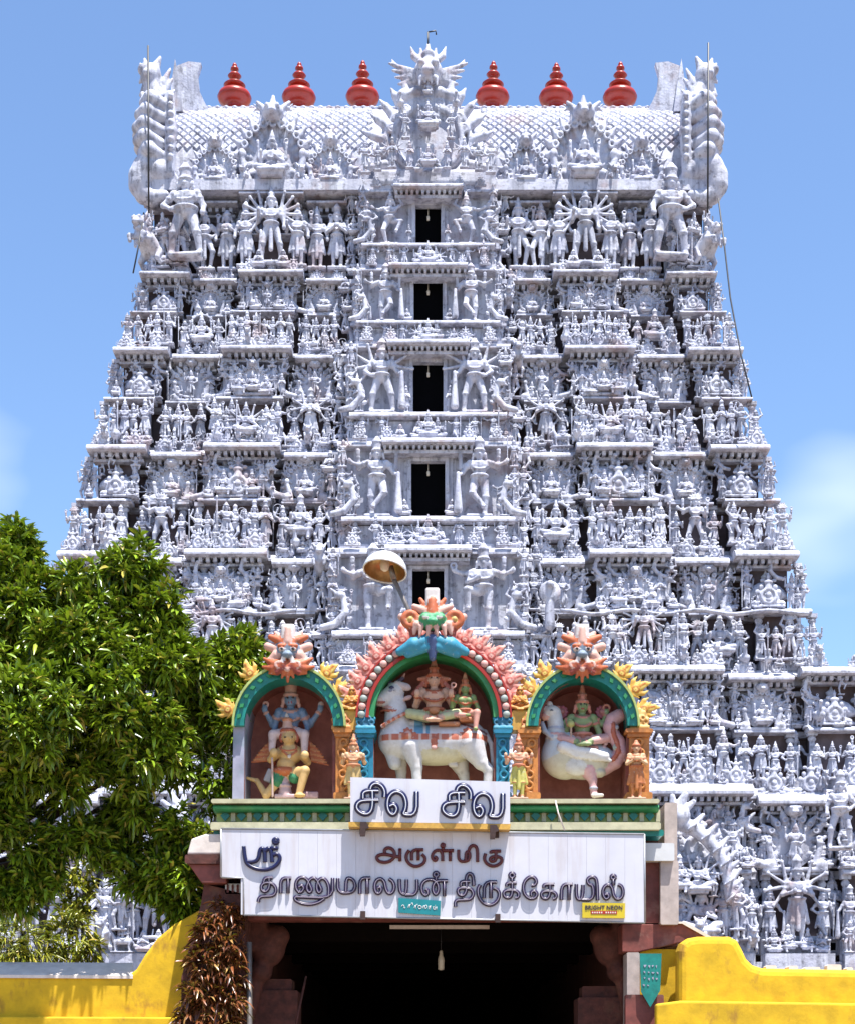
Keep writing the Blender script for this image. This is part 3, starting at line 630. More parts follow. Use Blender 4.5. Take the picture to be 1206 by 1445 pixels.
                # upper part: roof of the shrine
                if kind == 'sala':
                    ww = wu * .62; rz = zb + .66 * H
                    bm = barrel(ww, .5, .17 * H); link('barrel_roof', bm, st_, (xu, yu + .42, rz))
                    n = 3 if t > 2 else 5
                    for i in range(n): link('pot_finial', POT, st_, (xu + (i - (n - 1) / 2) * ww / (n + .2), yu + .42, rz + .165 * H), None, .14 * H)
                    put(FG[t % 2] if t % 3 else 'gable', st_, xu, yu - .14, midz + .0 * H, .36 * H)
                    for q in (-1, 1):
                        put(random.choice(SE), st_, xu + q * wu * .19, yu - .16, midz, .33 * H, 0, q > 0)
                        put(random.choice(ST), st_, xu + q * wu * .31, yu - .1, midz, .30 * H, 0, q > 0)
                        put('scroll', st_, xu + q * wu * .43, yu + .05, midz, rnd(.26, .36) * H, 0, q < 0)
                        put(random.choice(ST), st_, xu + q * wu * .1, yu + .1, midz + .05 * H, .26 * H, 0, q > 0)
                elif kind == 'panjara':
                    put(FG[(t + bi) % 2], st_, xu, yu - .08, midz - .02 * H, rnd(.40, .46) * H, 0, False, 1.0)
                    for q in (-1, 1): put(random.choice(ST + SE), st_, xu + q * wu * .42, yu - .02, midz, .29 * H, 0, q > 0)
                else:
                    link('shrine_dome', DOME, st_, (xu - s * .1 * wu, yu + .35, midz + .02 * H), None, (wu * .34, .55, .24 * H))
                    put('gable', st_, xu - s * .1 * wu, yu - .16, midz + .01 * H, .29 * H)
                    for q in (-.42, .3, .47): put(random.choice(ST + ['beast', 't1']), st_, xu + q * wu * s, yu - .02 + max(0, q) * .4, midz, .31 * H, s * rnd(0, .6), q > 0)
                # figures holding up the cornice
                for q in ((-.45, -.28, 0, .28, .45) if kind == 'sala' else (-.44, 0, .44)): put(random.choice(['dwarf', 'dwarf', 's7', 'scroll']), st_, xu + q * wu, yu - .05, zb + rnd(.72, .78) * H, .19 * H)
            # horseshoe gables standing on the cornice
            if not top:
                xs = {'kuta': (-.3, .32), 'panjara': (-.27, .27), 'sala': (-.36, 0, .36)}[kind]
                dz_ = {.75: 0., .4: -.035, .8: .012, .5: -.05}[pr] * H
                for q in xs: put('gable', st_, xk + q * wk, yf + YC - .12, zt - .02 + dz_, rnd(.17, .22) * H, 0, False, .95)
                for q in xs:
                    for d_ in (-.13, .13): put(random.choice(SE + ['bird', 'dwarf', 'beast']), st_, xk + (q + d_) * wk, yf + YC - .22 + rnd(0, .1), zt - .02 + dz_, rnd(.09, .14) * H, rnd(-.4, .4), random.random() < .5)
        # recesses between the bays
        for a, h_ in ((.828, .4), (.665, .42), (.43, .42), (.26, .40)):
            xx = s * a * hw1
            put(random.choice(ST), st_, xx, yc_ - .55, zb + .1 * H, h_ * H * (1.9 if top else 1), 0, random.random() < .5)
            if not top: put(random.choice(ST + SE), st_, xx, yc_ - .4, zb + .53 * H, .30 * H)
            MB().box(xx - .14, xx + .14, yc_ - .53, yc_ - .3, zb + .03 * H, zb + .03 * H + .26).build('vent_hole', M['void'], st_)  # black block in place of the hole's shaded depth
        # figures stepping down the flank, seen in profile
        for q in range(3):
            yy = Yw + .3 + q * 1.6
            put(random.choice(ST + ['beast']), st_, s * (hxx(.3) * .955 + .05), yy, zb + .05 * H, .40 * H, s * R(75), s < 0)
            put(random.choice(ST + SE + ['dwarf']), st_, s * (hxx(.75) * .95), yy + .3, zb + .52 * H, .34 * H, s * R(75), s < 0)
            if not top: put('gable', st_, s * (hw1 * .985), yy + .5, zt - .02, .16 * H, s * R(85))
    # --- middle bay with its doorway
    pr = 1.45; yf = Yw - pr
    m = MB()
    m.box(-cw, -dw - .28, yf + .75, yc_ + .1, zb, zc); m.box(dw + .28, cw, yf + .75, yc_ + .1, zb, zc)
    m.box(-dw - .28, dw + .28, yf + .75, yc_ - .2, d1 + .12, zc); m.box(-dw - .28, dw + .28, yf + .75, yc_ - .2, zb, d0 - .05)
    m.box(-cw * .97, cw * .97, yf + .1, yf + .8, zb + .0 * H, zb + .05 * H); m.box(-cw * .93, cw * .93, yf + .25, yf + .8, zb + .05 * H, bal + zb - .08 * H)
    m.build('middle_bay', WS, st_)
    for s in (-1, 1): MB().box(s * dw, s * (dw + .14), yf + .62, yc_ + 3, d0 - .05, d1 + .12).box(s * (dw + .14), s * (dw + .28), yf + .7, yc_ + 3, d0 - .05, d1 + .12).build('door_jamb', WS, st_)
    MB().box(-dw, dw, yf + .64, yc_, d1 - .001, d1 + .12).build('door_lintel', WS, st_)
    MB().box(-dw + .004, dw - .004, yf + .95, yc_ + 3.5, d0 - .04, d1 - .004).build('doorway_darkness', M['void'], st_)  # black block in place of the unlit room behind the door
    MB().tube([(0, yf + .9, d1), (0, yf + .9, d1 - .3)], .012, 6).lathe([(.01, 0), (.05, .02), (.06, .16), (.02, .2)], (0, yf + .9, d1 - .48), 8).build('hanging_bulb', M['bulb'], st_)
    # balcony slab: its sunlit top carries the guardians
    MB().profx(cornice_prof(yf + .3, zb + bal - .07 * H, .07 * H, .42), -cw * .95, cw * .95).build('balcony', WS, st_)
    # door cornice with dentils in the middle, lower side cornices set back
    dc = min(cw * .62, dw * 2.7)
    MB().profx(cornice_prof(yf + .5, zc - .02, ch + .02, .65), -dc, dc).build('cornice', WS, st_)
    for s in (-1, 1): MB().profx(cornice_prof(yf + .8, zc - .01, ch, .5), *sorted((s * (dc + .03), s * cw))).build('cornice', WS, st_)
    dm = MB(); n = int(2 * dc / .2)
    for i in range(n): x = -dc + 2 * dc * (i + .5) / n; dm.box(x - .05, x + .05, yf + .05, yf + .55, zc - .15, zc - .025)
    dm.box(-dc * .96, dc * .96, yf + .2, yf + .76, zc - .27, zc - .155)
    o = dm.build('dentils', WS, st_); o['kind'] = 'stuff'
    gk = ['guard', 'guard', 'guard_high', 'guard', 'guard_fan', 'guard', 's7'][t]; gh = (zc - zb - bal) * (1.12 if t < 6 else 1.0)
    for s in (-1, 1):
        put(gk, st_, s * (dw + (cw - dw) * .46), yf + .28, zb + bal, gh, 0, s > 0, 1.12)
        put('t2' if t % 2 else 's2', st_, s * (dw + .25), yf + .2, zb + bal, gh * .36, 0, s > 0)
        put('s4' if top else random.choice(ST), st_, s * cw * .86, yf + .3, zb + bal, gh * (.92 if top else .55), 0, s > 0)
        link('pilaster', PIL, st_, (s * cw * .97, yf + .75, zb + bal), None, (.4, .4, zc - zb - bal - .2))
        # column of figures beside the bay
        for lev in range(4):
            put(random.choice(ST + SE + ['rider', 'beast', 'scroll']), st_, s * (cw + .2 + .1 * (lev % 2)), yf + .75 + .1 * (lev % 2), zb + (.02 + .24 * lev) * H, .32 * H, 0, s < 0)
            put(random.choice(ST + SE), st_, s * (cw - .2), yf + .22, zb + (.02 + .24 * lev) * H, .26 * H, 0, s < 0)
        put('scroll', st_, s * cw * .88, yf + .08, zb + bal - .02, .34 * H, 0, s < 0); put(random.choice(ST), st_, s * (dw + (cw - dw) * .80), yf + .12, zb + bal, gh * .42, 0, s > 0)
    # row of small figures under the balcony
    put('t0', st_, 0, yf - .08, zb + .02 * H, .40 * H)
    n = 8
    for i in range(n):
        x = -cw * .9 + 1.8 * cw * (i + .5) / n
        put(random.choice(SE if i in (3, 4) else ST + SE), st_, x, yf - .02 + rnd(-.05, .05), zb + .01 * H, rnd(.24, .31) * H * (1.2 if i in (3, 4) else 1), 0, i > 3)
    for q in (-.75, -.45, .45, .75): put('gable', st_, q * cw, yf + .3, zt - .02, .14 * H)
    if t == 2:
        put('serpent', st_, cw + .75, yf + .3, zb + .35 * H, .36 * H)
        for s in (-1, 1):       # wavy canopy edge
            pts = [(s * hw * (.33 + .62 * i / 24), Yw - 1.0 - .06 * math.sin(i * 1.1), zb + .46 * H + .07 * math.sin(i * .9 + t)) for i in range(25)]
            MB().tube(pts, .08, 6, flat=1.8).build('wavy_canopy', WS, st_)

for s in (-1, 1):
    P = []; pts = [(960, 1163, 10), (975, 1168, 10), (994, 1182, 9), (1010, 1200, 8.5), (1021, 1220, 8), (1027, 1245, 7.5), (1029, 1268, 7)]
    for p, q in zip(pts, pts[1:]): P.append(C((p[0], 0, -p[1]), p[2], (q[0], 0, -q[1]), q[2]))
    for i, (x, y, r_) in enumerate(pts[1:]): P += [C((x + 4, 0, -y + 4), 6, (x + 17, 2, -y + 18), 3), C((x + 6, 0, -y - 6), 6, (x + 20, 2, -y + 4), 3), T((x, -8, -y), (1, 0, -1), 7, 2)]
    P += [E((958, -4, -1152), (15, 12, 14)), C((956, 0, -1142), 9, (966, 0, -1122), 5), C((950, 0, -1146), 8, (948, 0, -1124), 4), C((962, 0, -1146), 7, (978, 0, -1132), 4), E((948, -10, -1156), (5, 5, 5)), C((946, -4, -1160), 6, (938, -4, -1172), 4)]
    Yq = Yf(ZS[0]) - .1; link('makara_arch', sculpt('makara_arch', move(P, 1, (-604, 0, 0)), 1.8, 2.0, WS), tower, (0, Yq, CZ + HZ * Yq / F), None, (s * Yq / F, Yq / F, Yq / F))
    for px, y1, y0, k_ in ((985, 1262, 1205, 't4'), (958, 1262, 1215, 't1'), (1006, 1265, 1222, 's1'), (1040, 1312, 1240, 's4'), (1180, 1200, 1092, 'giant')):
        put(k_, tower, s * (px - 604) * Yq / F, Yq - (.5 if k_ == 'giant' else 0), CZ + (HZ - y1) * Yq / F, (y1 - y0) * Yq / F * (1.5 if k_[0] == 't' else 1), s * -.2, s < 0)
# --- granite base below the storeys
bw = HW[0] * .95; MB().box(-bw, bw, Yf(ZS[0]) + .6, 2 * TC - Yf(ZS[0]) - .6, 0, ZS[0] - .32).build('granite_base', M['granite'], tower)
zb = ZS[0]; pl = MB()
for a, b, k, p_ in BAYS:
    for s in (-1, 1): pl.box(s * a * bw * 1.05, s * b * bw * 1.05, Yf(zb) - .1, Yf(zb) + .7, zb - 1.6, zb - .03)
pl.box(-bw, bw, Yf(zb) + .2, Yf(zb) + .65, zb - 1.9, zb - .31); pl.build('plinth_course', WS, tower)

# --- top: barrel roof
zr, zrb = ZS[7], ZS[7] + .9; A, Bh = 3.65, 3.9; zc0 = 36.4; hx = 366 * 64.5 / F
pr = [(TC - A * math.cos(a), zc0 + Bh * math.sin(a)) for a in [R(q) for q in range(-8, 189, 7)]]
roof = MB().profx(pr + [(TC + A * .96, zr - .1), (TC - A * .96, zr - .1)], -hx, hx, smooth=False).build('barrel_roof', WS, tower)
MB().box(-hx - .3, hx + .3, TC - A - 1.0, TC + A + 1.0, zr - .06, zr + .35).box(-hx, hx, TC - A - .25, TC + A + .25, zr + .35, zc0 - .2).build('roof_neck', WS, tower)
# diamond tiles on the front of the vault
TW, nrow = .36, 16
dia = MB().add([(-.21, 0, 0), (0, 0, -.2), (.21, 0, 0), (0, 0, .2), (-.13, -.06, 0), (0, -.06, -.12), (.13, -.06, 0), (0, -.06, .12)], [(4, 5, 6, 7), (0, 1, 5, 4), (1, 2, 6, 5), (2, 3, 7, 6), (3, 0, 4, 7)]).mesh('diamond_tile', WS)
rest = MB(); cnt = 0
for j in range(17):
    a = R(13 + j * 2.85); y, z = TC - A * math.cos(a), zc0 + Bh * math.sin(a)
    nrm = Vector((0, -math.cos(a) / A, math.sin(a) / Bh)).normalized(); tilt = math.atan2(nrm.z, -nrm.y)
    nx = int(2 * hx / TW)
    for i in range(nx):
        x = -hx + TW * (i + .5 + .5 * (j % 2))
        if abs(x) < 2.2 or x > hx - .2: continue
        p = Vector((x, y, z)) + nrm * .01
        if cnt < 300: link('diamond_tile', dia, roof, p, (-tilt, 0, 0), (.8, .8, .92)); cnt += 1
        else:
            mt = Matrix.Translation(p) @ Euler((-tilt, 0, 0)).to_matrix().to_4x4() @ Matrix.Diagonal((.8, .8, .92, 1))
            rest.add([mt @ v.co for v in dia.vertices], [tuple(q.vertices) for q in dia.polygons])
o = rest.build('diamond_tiles', WS, roof); o['kind'] = 'stuff'
# scalloped ridge border and bands
def on_vault(x, deg, off): a = R(deg); n_ = Vector((0, -math.cos(a) / A, math.sin(a) / Bh)).normalized(); return Vector((x, TC - A * math.cos(a), zc0 + Bh * math.sin(a))) + n_ * off
sc_ = MB(); n = 30
for i in range(n):
    x0 = -hx + 2 * hx * i / n; w_ = 2 * hx / n
    pts = [on_vault(x0 + w_ * .5 + w_ * .5 * math.cos(q), 66 - 7 * math.sin(q), .05) for q in [R(k) for k in range(0, 181, 20)]]
    top_ = [on_vault(x0 + w_ * .5 + w_ * .5 * math.cos(q), 84, .05) for q in [R(k) for k in range(180, -1, -20)]]
    low = [p - Vector((0, 0, .12)) for p in pts + top_]; b = len(pts + top_)
    sc_.add(pts + top_ + low, [tuple(range(b - 1, -1, -1))] + [(k, (k + 1) % b, (k + 1) % b + b, k + b) for k in range(b)])
sc_.build('scalloped_ridge', WS, roof)
for dg in (60, 62.5): MB().tube([on_vault(-hx, dg, .03), on_vault(hx, dg, .03)], .06, 6).build('roof_band', WS, roof)
bd = MB()
for i in range(60):
    x = -hx + 2 * hx * (i + .5) / 60; p = on_vault(x, 56.5, .03); bd.lathe([(.02, -.06), (.13, -.04), (.13, .03), (.04, .09)], p, 8)
o = bd.build('roof_rosettes', WS, roof); o['kind'] = 'stuff'
MB().box(-hx + .2, hx - .2, TC - .45, TC + .45, zc0 + Bh - .1, zc0 + Bh + .28).build('roof_ridge', WS, roof)
# kalasams: red pots along the ridge
KAL = MB().lathe([(.5, 0), (.55, .06), (.36, .25), (.3, .5), (.42, .56), (.64, .68), (.70, .84), (.64, .99), (.36, 1.08), (.15, 1.13), (.14, 1.21), (.36, 1.27), (.45, 1.36), (.36, 1.44), (.14, 1.50), (.10, 1.62), (.20, 1.68), (.28, 1.78), (.22, 1.86), (.08, 1.91), (.07, 1.99), (.17, 2.05), (.16, 2.13), (.07, 2.18), (.10, 2.24), (.08, 2.3), (.01, 2.38)], n=28).mesh('kalasam_pot', M['red'])
for px in (331, 421.5, 511.5, 602, 693.5, 783.5, 873.5): link('red_pot_finial', KAL, tower, ((px - CX) * TC / F, TC, zc0 + Bh + .2), (rnd(-.02, .02), rnd(-.025, .025), rnd(0, 6)), (rnd(.97, 1.03), 1, rnd(.94, .98)))
# gables standing in front of the vault
yg = Yf(zr) + .15
for s in (-1, 1):
    for px, h_, k_ in ((302, 2.35, 'fan_gable'), (384, 3.6, 'fan_gable'), (466, 2.4, 'fan_gable')):
        x = s * (604 - px) * 62.5 / F
        put(k_, tower, x, yg + .1, zr + .02, h_, 0, False, .9)
        for q in (-1, 1): put(random.choice(ST + SE), tower, x + q * h_ * .46, yg + .25, zr + .02, h_ * .45, 0, q > 0); put('beast' if h_ > 3 else 'bird', tower, x + q * h_ * .28, yg - .15, zr + .02, h_ * .3, q * .4)
        if h_ > 3:
            for q in (-1, 1): put('scroll', tower, x + q * .55, yg + .15, zr + 2.6, 1.0, 0, q < 0)
    for i in range(7): put(random.choice(SE + ['bird', 't2']), tower, s * (2.6 + i * 1.15), yg - .25, zr + .0, .8, 0, s > 0)
# middle crest: a horseshoe of leaves, mask on top
def petal_ring(P, cx, cz, pts, ln, w, y=0):
    for i, (x, z) in enumerate(pts):
        dx, dz = x - cx, z - cz; l = math.hypot(dx, dz); ux, uz = dx / l, dz / l
        P += [C((x - ux * ln * .4, y, z - uz * ln * .4), w, (x + ux * ln * .3, y - .03, z + uz * ln * .3 + .05), w * .75), C((x + ux * ln * .3, y - .03, z + uz * ln * .3 + .05), w * .7, (x + ux * ln * .75, y, z + uz * ln * .62 + .16), w * .25)]
P = [E((0, .15, 1.6), (1.95, .3, 1.75)), B((0, .1, .3), (2.1, .35, .3), .1), E((0, .1, 3.2), (1.2, .3, 1.1)), T((0, -.15, 1.75), (0, 1, 0), 1.3, .13), T((0, -.1, 1.75), (0, 1, 0), 1.62, .10)]
petal_ring(P, 0, 1.4, [(2.05 * math.cos(R(a)) * (1 - max(0, math.sin(R(a))) * .16), 1.5 + 2.35 * math.sin(R(a))) for a in (-18, -4, 10, 24, 37, 50, 63, 117, 130, 143, 156, 170, 184, 198)], .75, .2)
for i in range(9): a = R(18 + i * 18); P += [T((1.46 * math.cos(a), -.2, 1.75 + 1.46 * math.sin(a)), (0, 1, 0), .15, .06), E((1.46 * math.cos(a), -.22, 1.75 + 1.46 * math.sin(a)), .07)]
# mask
P += [E((0, -.25, 4.35), (.55, .42, .5)), E((0, -.62, 4.18), (.26, .2, .2)), E((0, -.45, 3.95), (.42, .25, .14)), C((0, -.3, 4.7), .22, (0, -.1, 5.5), .07), E((0, -.3, 5.0), (.26, .18, .2))]
for q in (-1, 1):
    P += [E((q * .27, -.6, 4.5), .15), E((q * .27, -.68, 4.5), .07), C((q * .3, -.55, 3.95), .09, (q * .34, -.6, 3.62), .04), C((q * .12, -.6, 3.93), .07, (q * .12, -.62, 3.7), .04), C((q * .3, -.2, 4.8), .16, (q * .55, -.1, 5.05), .13), C((q * .55, -.1, 5.05), .12, (q * .68, -.05, 5.45), .04), C((q * .25, -.15, 5.0), .12, (q * .3, -.1, 5.35), .05)]
    for j in range(4): P.append(C((q * .5, -.1, 4.1 + .1 * j), .15, (q * (1.15 + .12 * j), -.05, 4.0 + .27 * j), .05))
    P += [C((q * 1.3, -.05, 4.75), .09, (q * 1.42, 0, 5.0), .03), C((q * .45, -.2, 3.6), .2, (q * .9, -.1, 3.45), .18), E((q * .95, -.15, 3.5), (.25, .2, .25))]
crest = link('crest_gable', sculpt('crest_gable', P, .052, .06, WS), tower, (0, yg - .35, zr + .1), None, (.98, 1, .98))
MB().tube([(0, yg - .5, zr + 5.3), (0, yg - .5, zr + 5.95)], .03, 6).tube([(0, yg - .5, zr + 5.95), (.28, yg - .5, zr + 6.0), (.3, yg - .5, zr + 5.85)], .03, 6).build('crest_hook', M['wire'], tower)
for (k_, x, z, h_) in [('t0', 0, 2.0, 1.75), ('s4', -.85, 1.7, 1.1), ('s4', .85, 1.7, 1.1), ('t0', 0, .55, 1.25), ('s2', -.7, .5, 1.0), ('s2', .7, .5, 1.0), ('fan4', -1.35, .5, 1.15), ('fan4', 1.35, .5, 1.15), ('s1', -1.9, .4, 1.05), ('s1', 1.9, .4, 1.05), ('t2', -.35, .35, .75), ('t2', .35, .35, .75), ('s9', -2.35, .3, 1.3), ('s9', 2.35, .3, 1.3), ('bird', -1.05, 2.75, .7), ('bird', 1.05, 2.75, .7), ('t1', 0, 3.3, .8)]:
    put(k_, tower, x, yg - .85 - (.15 if z < 1 else 0), zr + z, h_, 0, x > 0)
# roof ends: stacked shell lobes, big curl, horned mask and wing plate (seen from the side)
s_ = 63.0 / F
P = []
for i, (x, y, w_) in enumerate(((224, 158, 25), (219, 175, 28), (216, 193, 29), (216, 211, 27), (220, 229, 23))):
    P += [C((x + w_ * .55, -20, -y - 4), 8, (x - w_ * .2, -32, -y), 11, None), C((x - w_ * .2, -32, -y), 11, (x - w_ * .62, -18, -y + 2), 9, None), E((x, 0, -y), (w_, 26, 10))]
P += [C((243, -22, -148), 7, (246, -26, -200), 8), C((246, -26, -200), 8, (243, -22, -255), 7)]
for i in range(8): P.append(E((246, -33, -(154 + i * 12)), (4, 4, 4)))
cur = [(242, -10, -262, 13), (226, -14, -250, 18), (210, -16, -248, 20), (203, -16, -258, 18), (202, -16, -270, 17), (207, -16, -282, 14), (218, -18, -289, 11), (236, -22, -287, 7)]
for a, b in zip(cur, cur[1:]): P.append(C(a[:3], a[3], b[:3], b[3]))
P += [C((226, 0, -150), 16, (217, 0, -122), 13), E((214, -2, -108), (14, 15, 17)), E((203, -4, -101), (8, 10, 7)), E((209, -14, -110), (5, 5, 5)), C((208, 0, -96), 6, (204, 0, -83), 2), C((218, 0, -98), 8, (226, 0, -81), 2.5), C((204, 0, -96), 4, (198, 0, -90), 2), C((203, 0, -110), 5, (197, 0, -116), 2), C((230, 0, -118), 6, (240, 2, -96), 2), C((231, 0, -130), 6, (243, 2, -110), 2), C((232, 0, -142), 6, (246, 2, -126), 2), C((206, 0, -122), 6, (199, 0, -134), 3), C((212, 0, -135), 8, (202, 0, -146), 5)]
for i in range(7): P.append(E((204 + 5 * i, -16, -(150 - 2 * abs(i - 3))), (3.5, 5, 6)))
shell = sculpt('roof_end_shell', move(P, 1, (-604, 0, 0)), 1.9, 2.5, WS)
for s in (-1, 1):
    link('roof_end_shell', shell, tower, (0, 63.0, CZ + HZ * s_), None, (-s * s_, s_, s_))
    pts = [(248, 156), (244, 112), (250, 92), (266, 86), (284, 88), (279, 104), (281, 126), (288, 142), (297, 158)]
    MB().extrude([(s * (604 - x) * 64.5 / F, CZ + (HZ - y) * 64.5 / F) for x, y in pts], 64.5, 64.8).build('wing_plate', WS, tower)
    MB().extrude([(s * (604 - x) * 64.2 / F, CZ + (HZ - y) * 64.2 / F) for x, y in [(238, 156), (243, 110), (247, 82), (252, 110), (258, 156)]], 64.2, 64.4).build('wing_plate', WS, tower)
    yq = Yf(ZS[6]) - .1; fz = lambda py, Y: CZ + (HZ - py) * Y / F
    put('giant', tower, s * (604 - 262) * yq / F, yq, fz(362, yq), (362 - 232) * yq / F, s * .1, s < 0, 1.2)
    for (k_, px, y1, y0, rz) in (('s5', 232, 366, 300, .5), ('beast', 215, 368, 305, .9), ('s8', 246, 368, 318, .2), ('t1', 228, 330, 285, .4), ('rider', 225, 372, 340, .1), ('s9', 207, 340, 290, .8)):
        put(k_, tower, s * (604 - px) * yq / F, yq + .25, fz(y1, yq), (y1 - y0) * yq / F, s * rz, s < 0)
# lightning rods and their cables
for s, px, ptop in ((-1, 209, 64), (1, 999, 60)):
    a = W(px, ptop, 61.6); b = W(px - s * 1, 300, 61.6)
    MB().tube([a, b], .035, 6).build('lightning_rod', M['wire'], tower)
ca = [W(1013, 280, 62), W(1022, 350, 61.5), W(1030, 420, 61), W(1045, 500, 60.5), W(1060, 560, 60)]
MB().tube(ca, .03, 6).build('lightning_cable', M['wire'], tower)
MB().tube([W(203, 300, 62), W(196, 345, 61.5), W(188, 385, 61.2)], .03, 6).build('lightning_cable', M['wire'], tower)

# ================================================================== THE PORCH
YP = 26.6
porch = thing('entrance_porch', 'temple entrance porch with three painted arched niches above a dark opening', 'porch', W(604, HZ + CZ * F / 28.0, 28.0))
porch.location.z = 0
def slab(name, mat, x0, x1, y0, y1, Ya, Yb, parent=None, bev=.02):
    """box whose front face covers pixels x0..x1, y0..y1 at depth Ya"""
    a, b = W(x0, y1, Ya), W(x1, y0, Ya); return MB().box(a.x, b.x, Ya, Yb, a.z, b.z, bev).build(name, mat, parent or porch)
def poly(name, mat, pts, Ya, Yb, parent=None, bevel=0.0):
    q = [(W(x, y, Ya).x, W(x, y, Ya).z) for x, y in pts]
    if sum(q[i][0] * q[(i + 1) % len(q)][1] - q[(i + 1) % len(q)][0] * q[i][1] for i in range(len(q))) < 0: q = q[::-1]
    o = MB().extrude(q, Ya, Yb).build(name, mat, parent or porch)
    if bevel:
        bv = o.modifiers.new('bevel', 'BEVEL'); bv.width = bevel; bv.segments = 3; bv.limit_method = 'ANGLE'; bv.angle_limit = R(40)
    return o
zg = 0.0
ztop = W(604, 1163, 26.3).z; zlow = W(604, 1302, 26.3).z
# hall behind: walls, ceiling, back wall
xl, xr = W(350, 0, 26.5).x, W(884, 0, 26.5).x
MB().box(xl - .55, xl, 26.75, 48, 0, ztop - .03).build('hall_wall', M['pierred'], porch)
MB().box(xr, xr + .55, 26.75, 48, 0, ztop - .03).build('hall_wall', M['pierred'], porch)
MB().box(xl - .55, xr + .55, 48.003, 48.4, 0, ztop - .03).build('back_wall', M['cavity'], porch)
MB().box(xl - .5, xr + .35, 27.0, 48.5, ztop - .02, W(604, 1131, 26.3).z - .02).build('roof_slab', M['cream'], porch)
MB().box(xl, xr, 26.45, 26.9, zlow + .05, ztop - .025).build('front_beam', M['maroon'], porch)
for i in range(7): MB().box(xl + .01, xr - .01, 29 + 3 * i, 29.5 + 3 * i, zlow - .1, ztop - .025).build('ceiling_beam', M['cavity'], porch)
MB().box(W(550, 0, 28).x, W(690, 0, 28).x, 28, 28.08, W(0, 1311, 28).z, W(0, 1306, 28).z).build('ceiling_batten', M['coping'], porch)
# corbels and pillars just inside
def corbel(px, s):
    P = [E((0, 0, 0), (.30, .3, .36), None), E((s * .12, 0, -.42), (.2, .24, .2), None), C((s * .2, 0, -.6), .14, (s * .3, 0, -1.1), .12, None), E((-s * .15, -.05, .15), (.22, .2, .2), None), B((s * .3, 0, .2), (.3, .28, .3), .06, None)]
    c = W(px, 1335, 27.3); link('corbel', sculpt('corbel', P, .04, .05, M['pierred']), porch, c)
corbel(378, -1); corbel(862, 1)
for px0, px1, py in ((352, 420, 1398), (815, 884, 1408)):
    o = slab('pillar_base', M['pierred'], px0, px1, py, 1640, 27.4, 28.2); slab('pillar_base', M['pierred'], px0 + 6, px1 - 8, py - 16, py + 1, 27.5, 28.1)
# ledge with rosette band
slab('ledge_lower', M['cream'], 297, 932, 1160.5, 1171, 26.05, 29.5)
slab('ledge_green_band', M['teal'], 302, 936, 1171.2, 1180, 26.2, 27)  # green painted band below the ledge
slab('ledge_core', M['lime'], 306, 926, 1143, 1160.3, 26.3, 29.4)
a_, b_ = W(300, 1139, 26.0), W(930, 1139, 26.0)
r_ = 5 * 26 / F
MB().profx([(26.2 - .16 * math.cos(R(q)), a_.z + .058 * math.sin(R(q))) for q in range(90, -91, -15)] + [(29.5, a_.z - .058), (29.5, a_.z + .058)], a_.x, b_.x).build('ledge_roll', M['green'], porch)
slab('ledge_top', M['cream'], 298, 930, 1127.5, 1133.5, 25.98, 29.6)
ros = MB().extrude([(.075, 0), (0, .085), (-.075, 0), (0, -.085)], -.02, .03).mesh('rosette', M['teal']); pst = MB().box(-.035, .035, -.04, .05, -.095, .095).mesh('ledge_post', M['cream'])
for i in range(27):
    x = W(318 + i * 23, 0, 26.28).x; z = W(0, 1151.7, 26.28).z
    link('rosette', ros, porch, (x, 26.27, z)); link('ledge_post', pst, porch, (x + 11.5 * 26.28 / F, 26.28, z))
# --- arched niches
def arch_pts(cx, hw, spring, apex, base, n=18):
    p = [(cx - hw, base)] + [(cx - hw * math.cos(R(a)), spring - (spring - apex) * math.sin(R(a))) for a in np.linspace(0, 180, n)] + [(cx + hw, base)]
    return p
def band(name, mat, cx, h0, a0, h1, a1, spring, base, Ya, Yb, n=26, legs=True):
    """ring between an inner and an outer arch, extruded; px at Ya"""
    inn, out = arch_pts(cx, h0, spring, a0, base, n), arch_pts(cx, h1, spring, a1, base, n)
    if not legs: inn, out = inn[1:-1], out[1:-1]
    m = MB(); k = len(inn); V = []
    for Y in (Ya, Yb):
        for pts in (inn, out): V += [((x - CX) * Ya / F, Y, CZ + (HZ - y) * Ya / F) for x, y in pts]
    Fc = []
    for i in range(k - 1):
        Fc += [(i, k + i, k + i + 1, i + 1), (2 * k + i + 1, 3 * k + i + 1, 3 * k + i, 2 * k + i), (i, i + 1, 2 * k + i + 1, 2 * k + i), (k + i, 3 * k + i, 3 * k + i + 1, k + i + 1)]
    Fc += [(0, 2 * k, 3 * k, k), (k - 1, 2 * k - 1, 4 * k - 1, 3 * k - 1)]
    return m.add(V, Fc).build(name, mat, porch)
for cx, hw, spring, apex in ((407.5, 63, 1030, 957), (612, 85, 1012, 925), (822, 62, 1030, 959)):
    pts = arch_pts(cx, hw + 4, spring, apex - 4, 1130)
    poly('niche_back', M['niche'], pts, 27.65, 27.8)
    band('niche_shell', M['niche'] if cx != 407.5 else M['niche'], cx, hw, apex, hw + 9, apex - 9, spring, 1129, 26.75, 27.9)
    band('niche_moulding', M['maroon'], cx, hw - 1, apex + 1, hw + 3, apex - 3, spring, 1129, 26.70, 26.76)
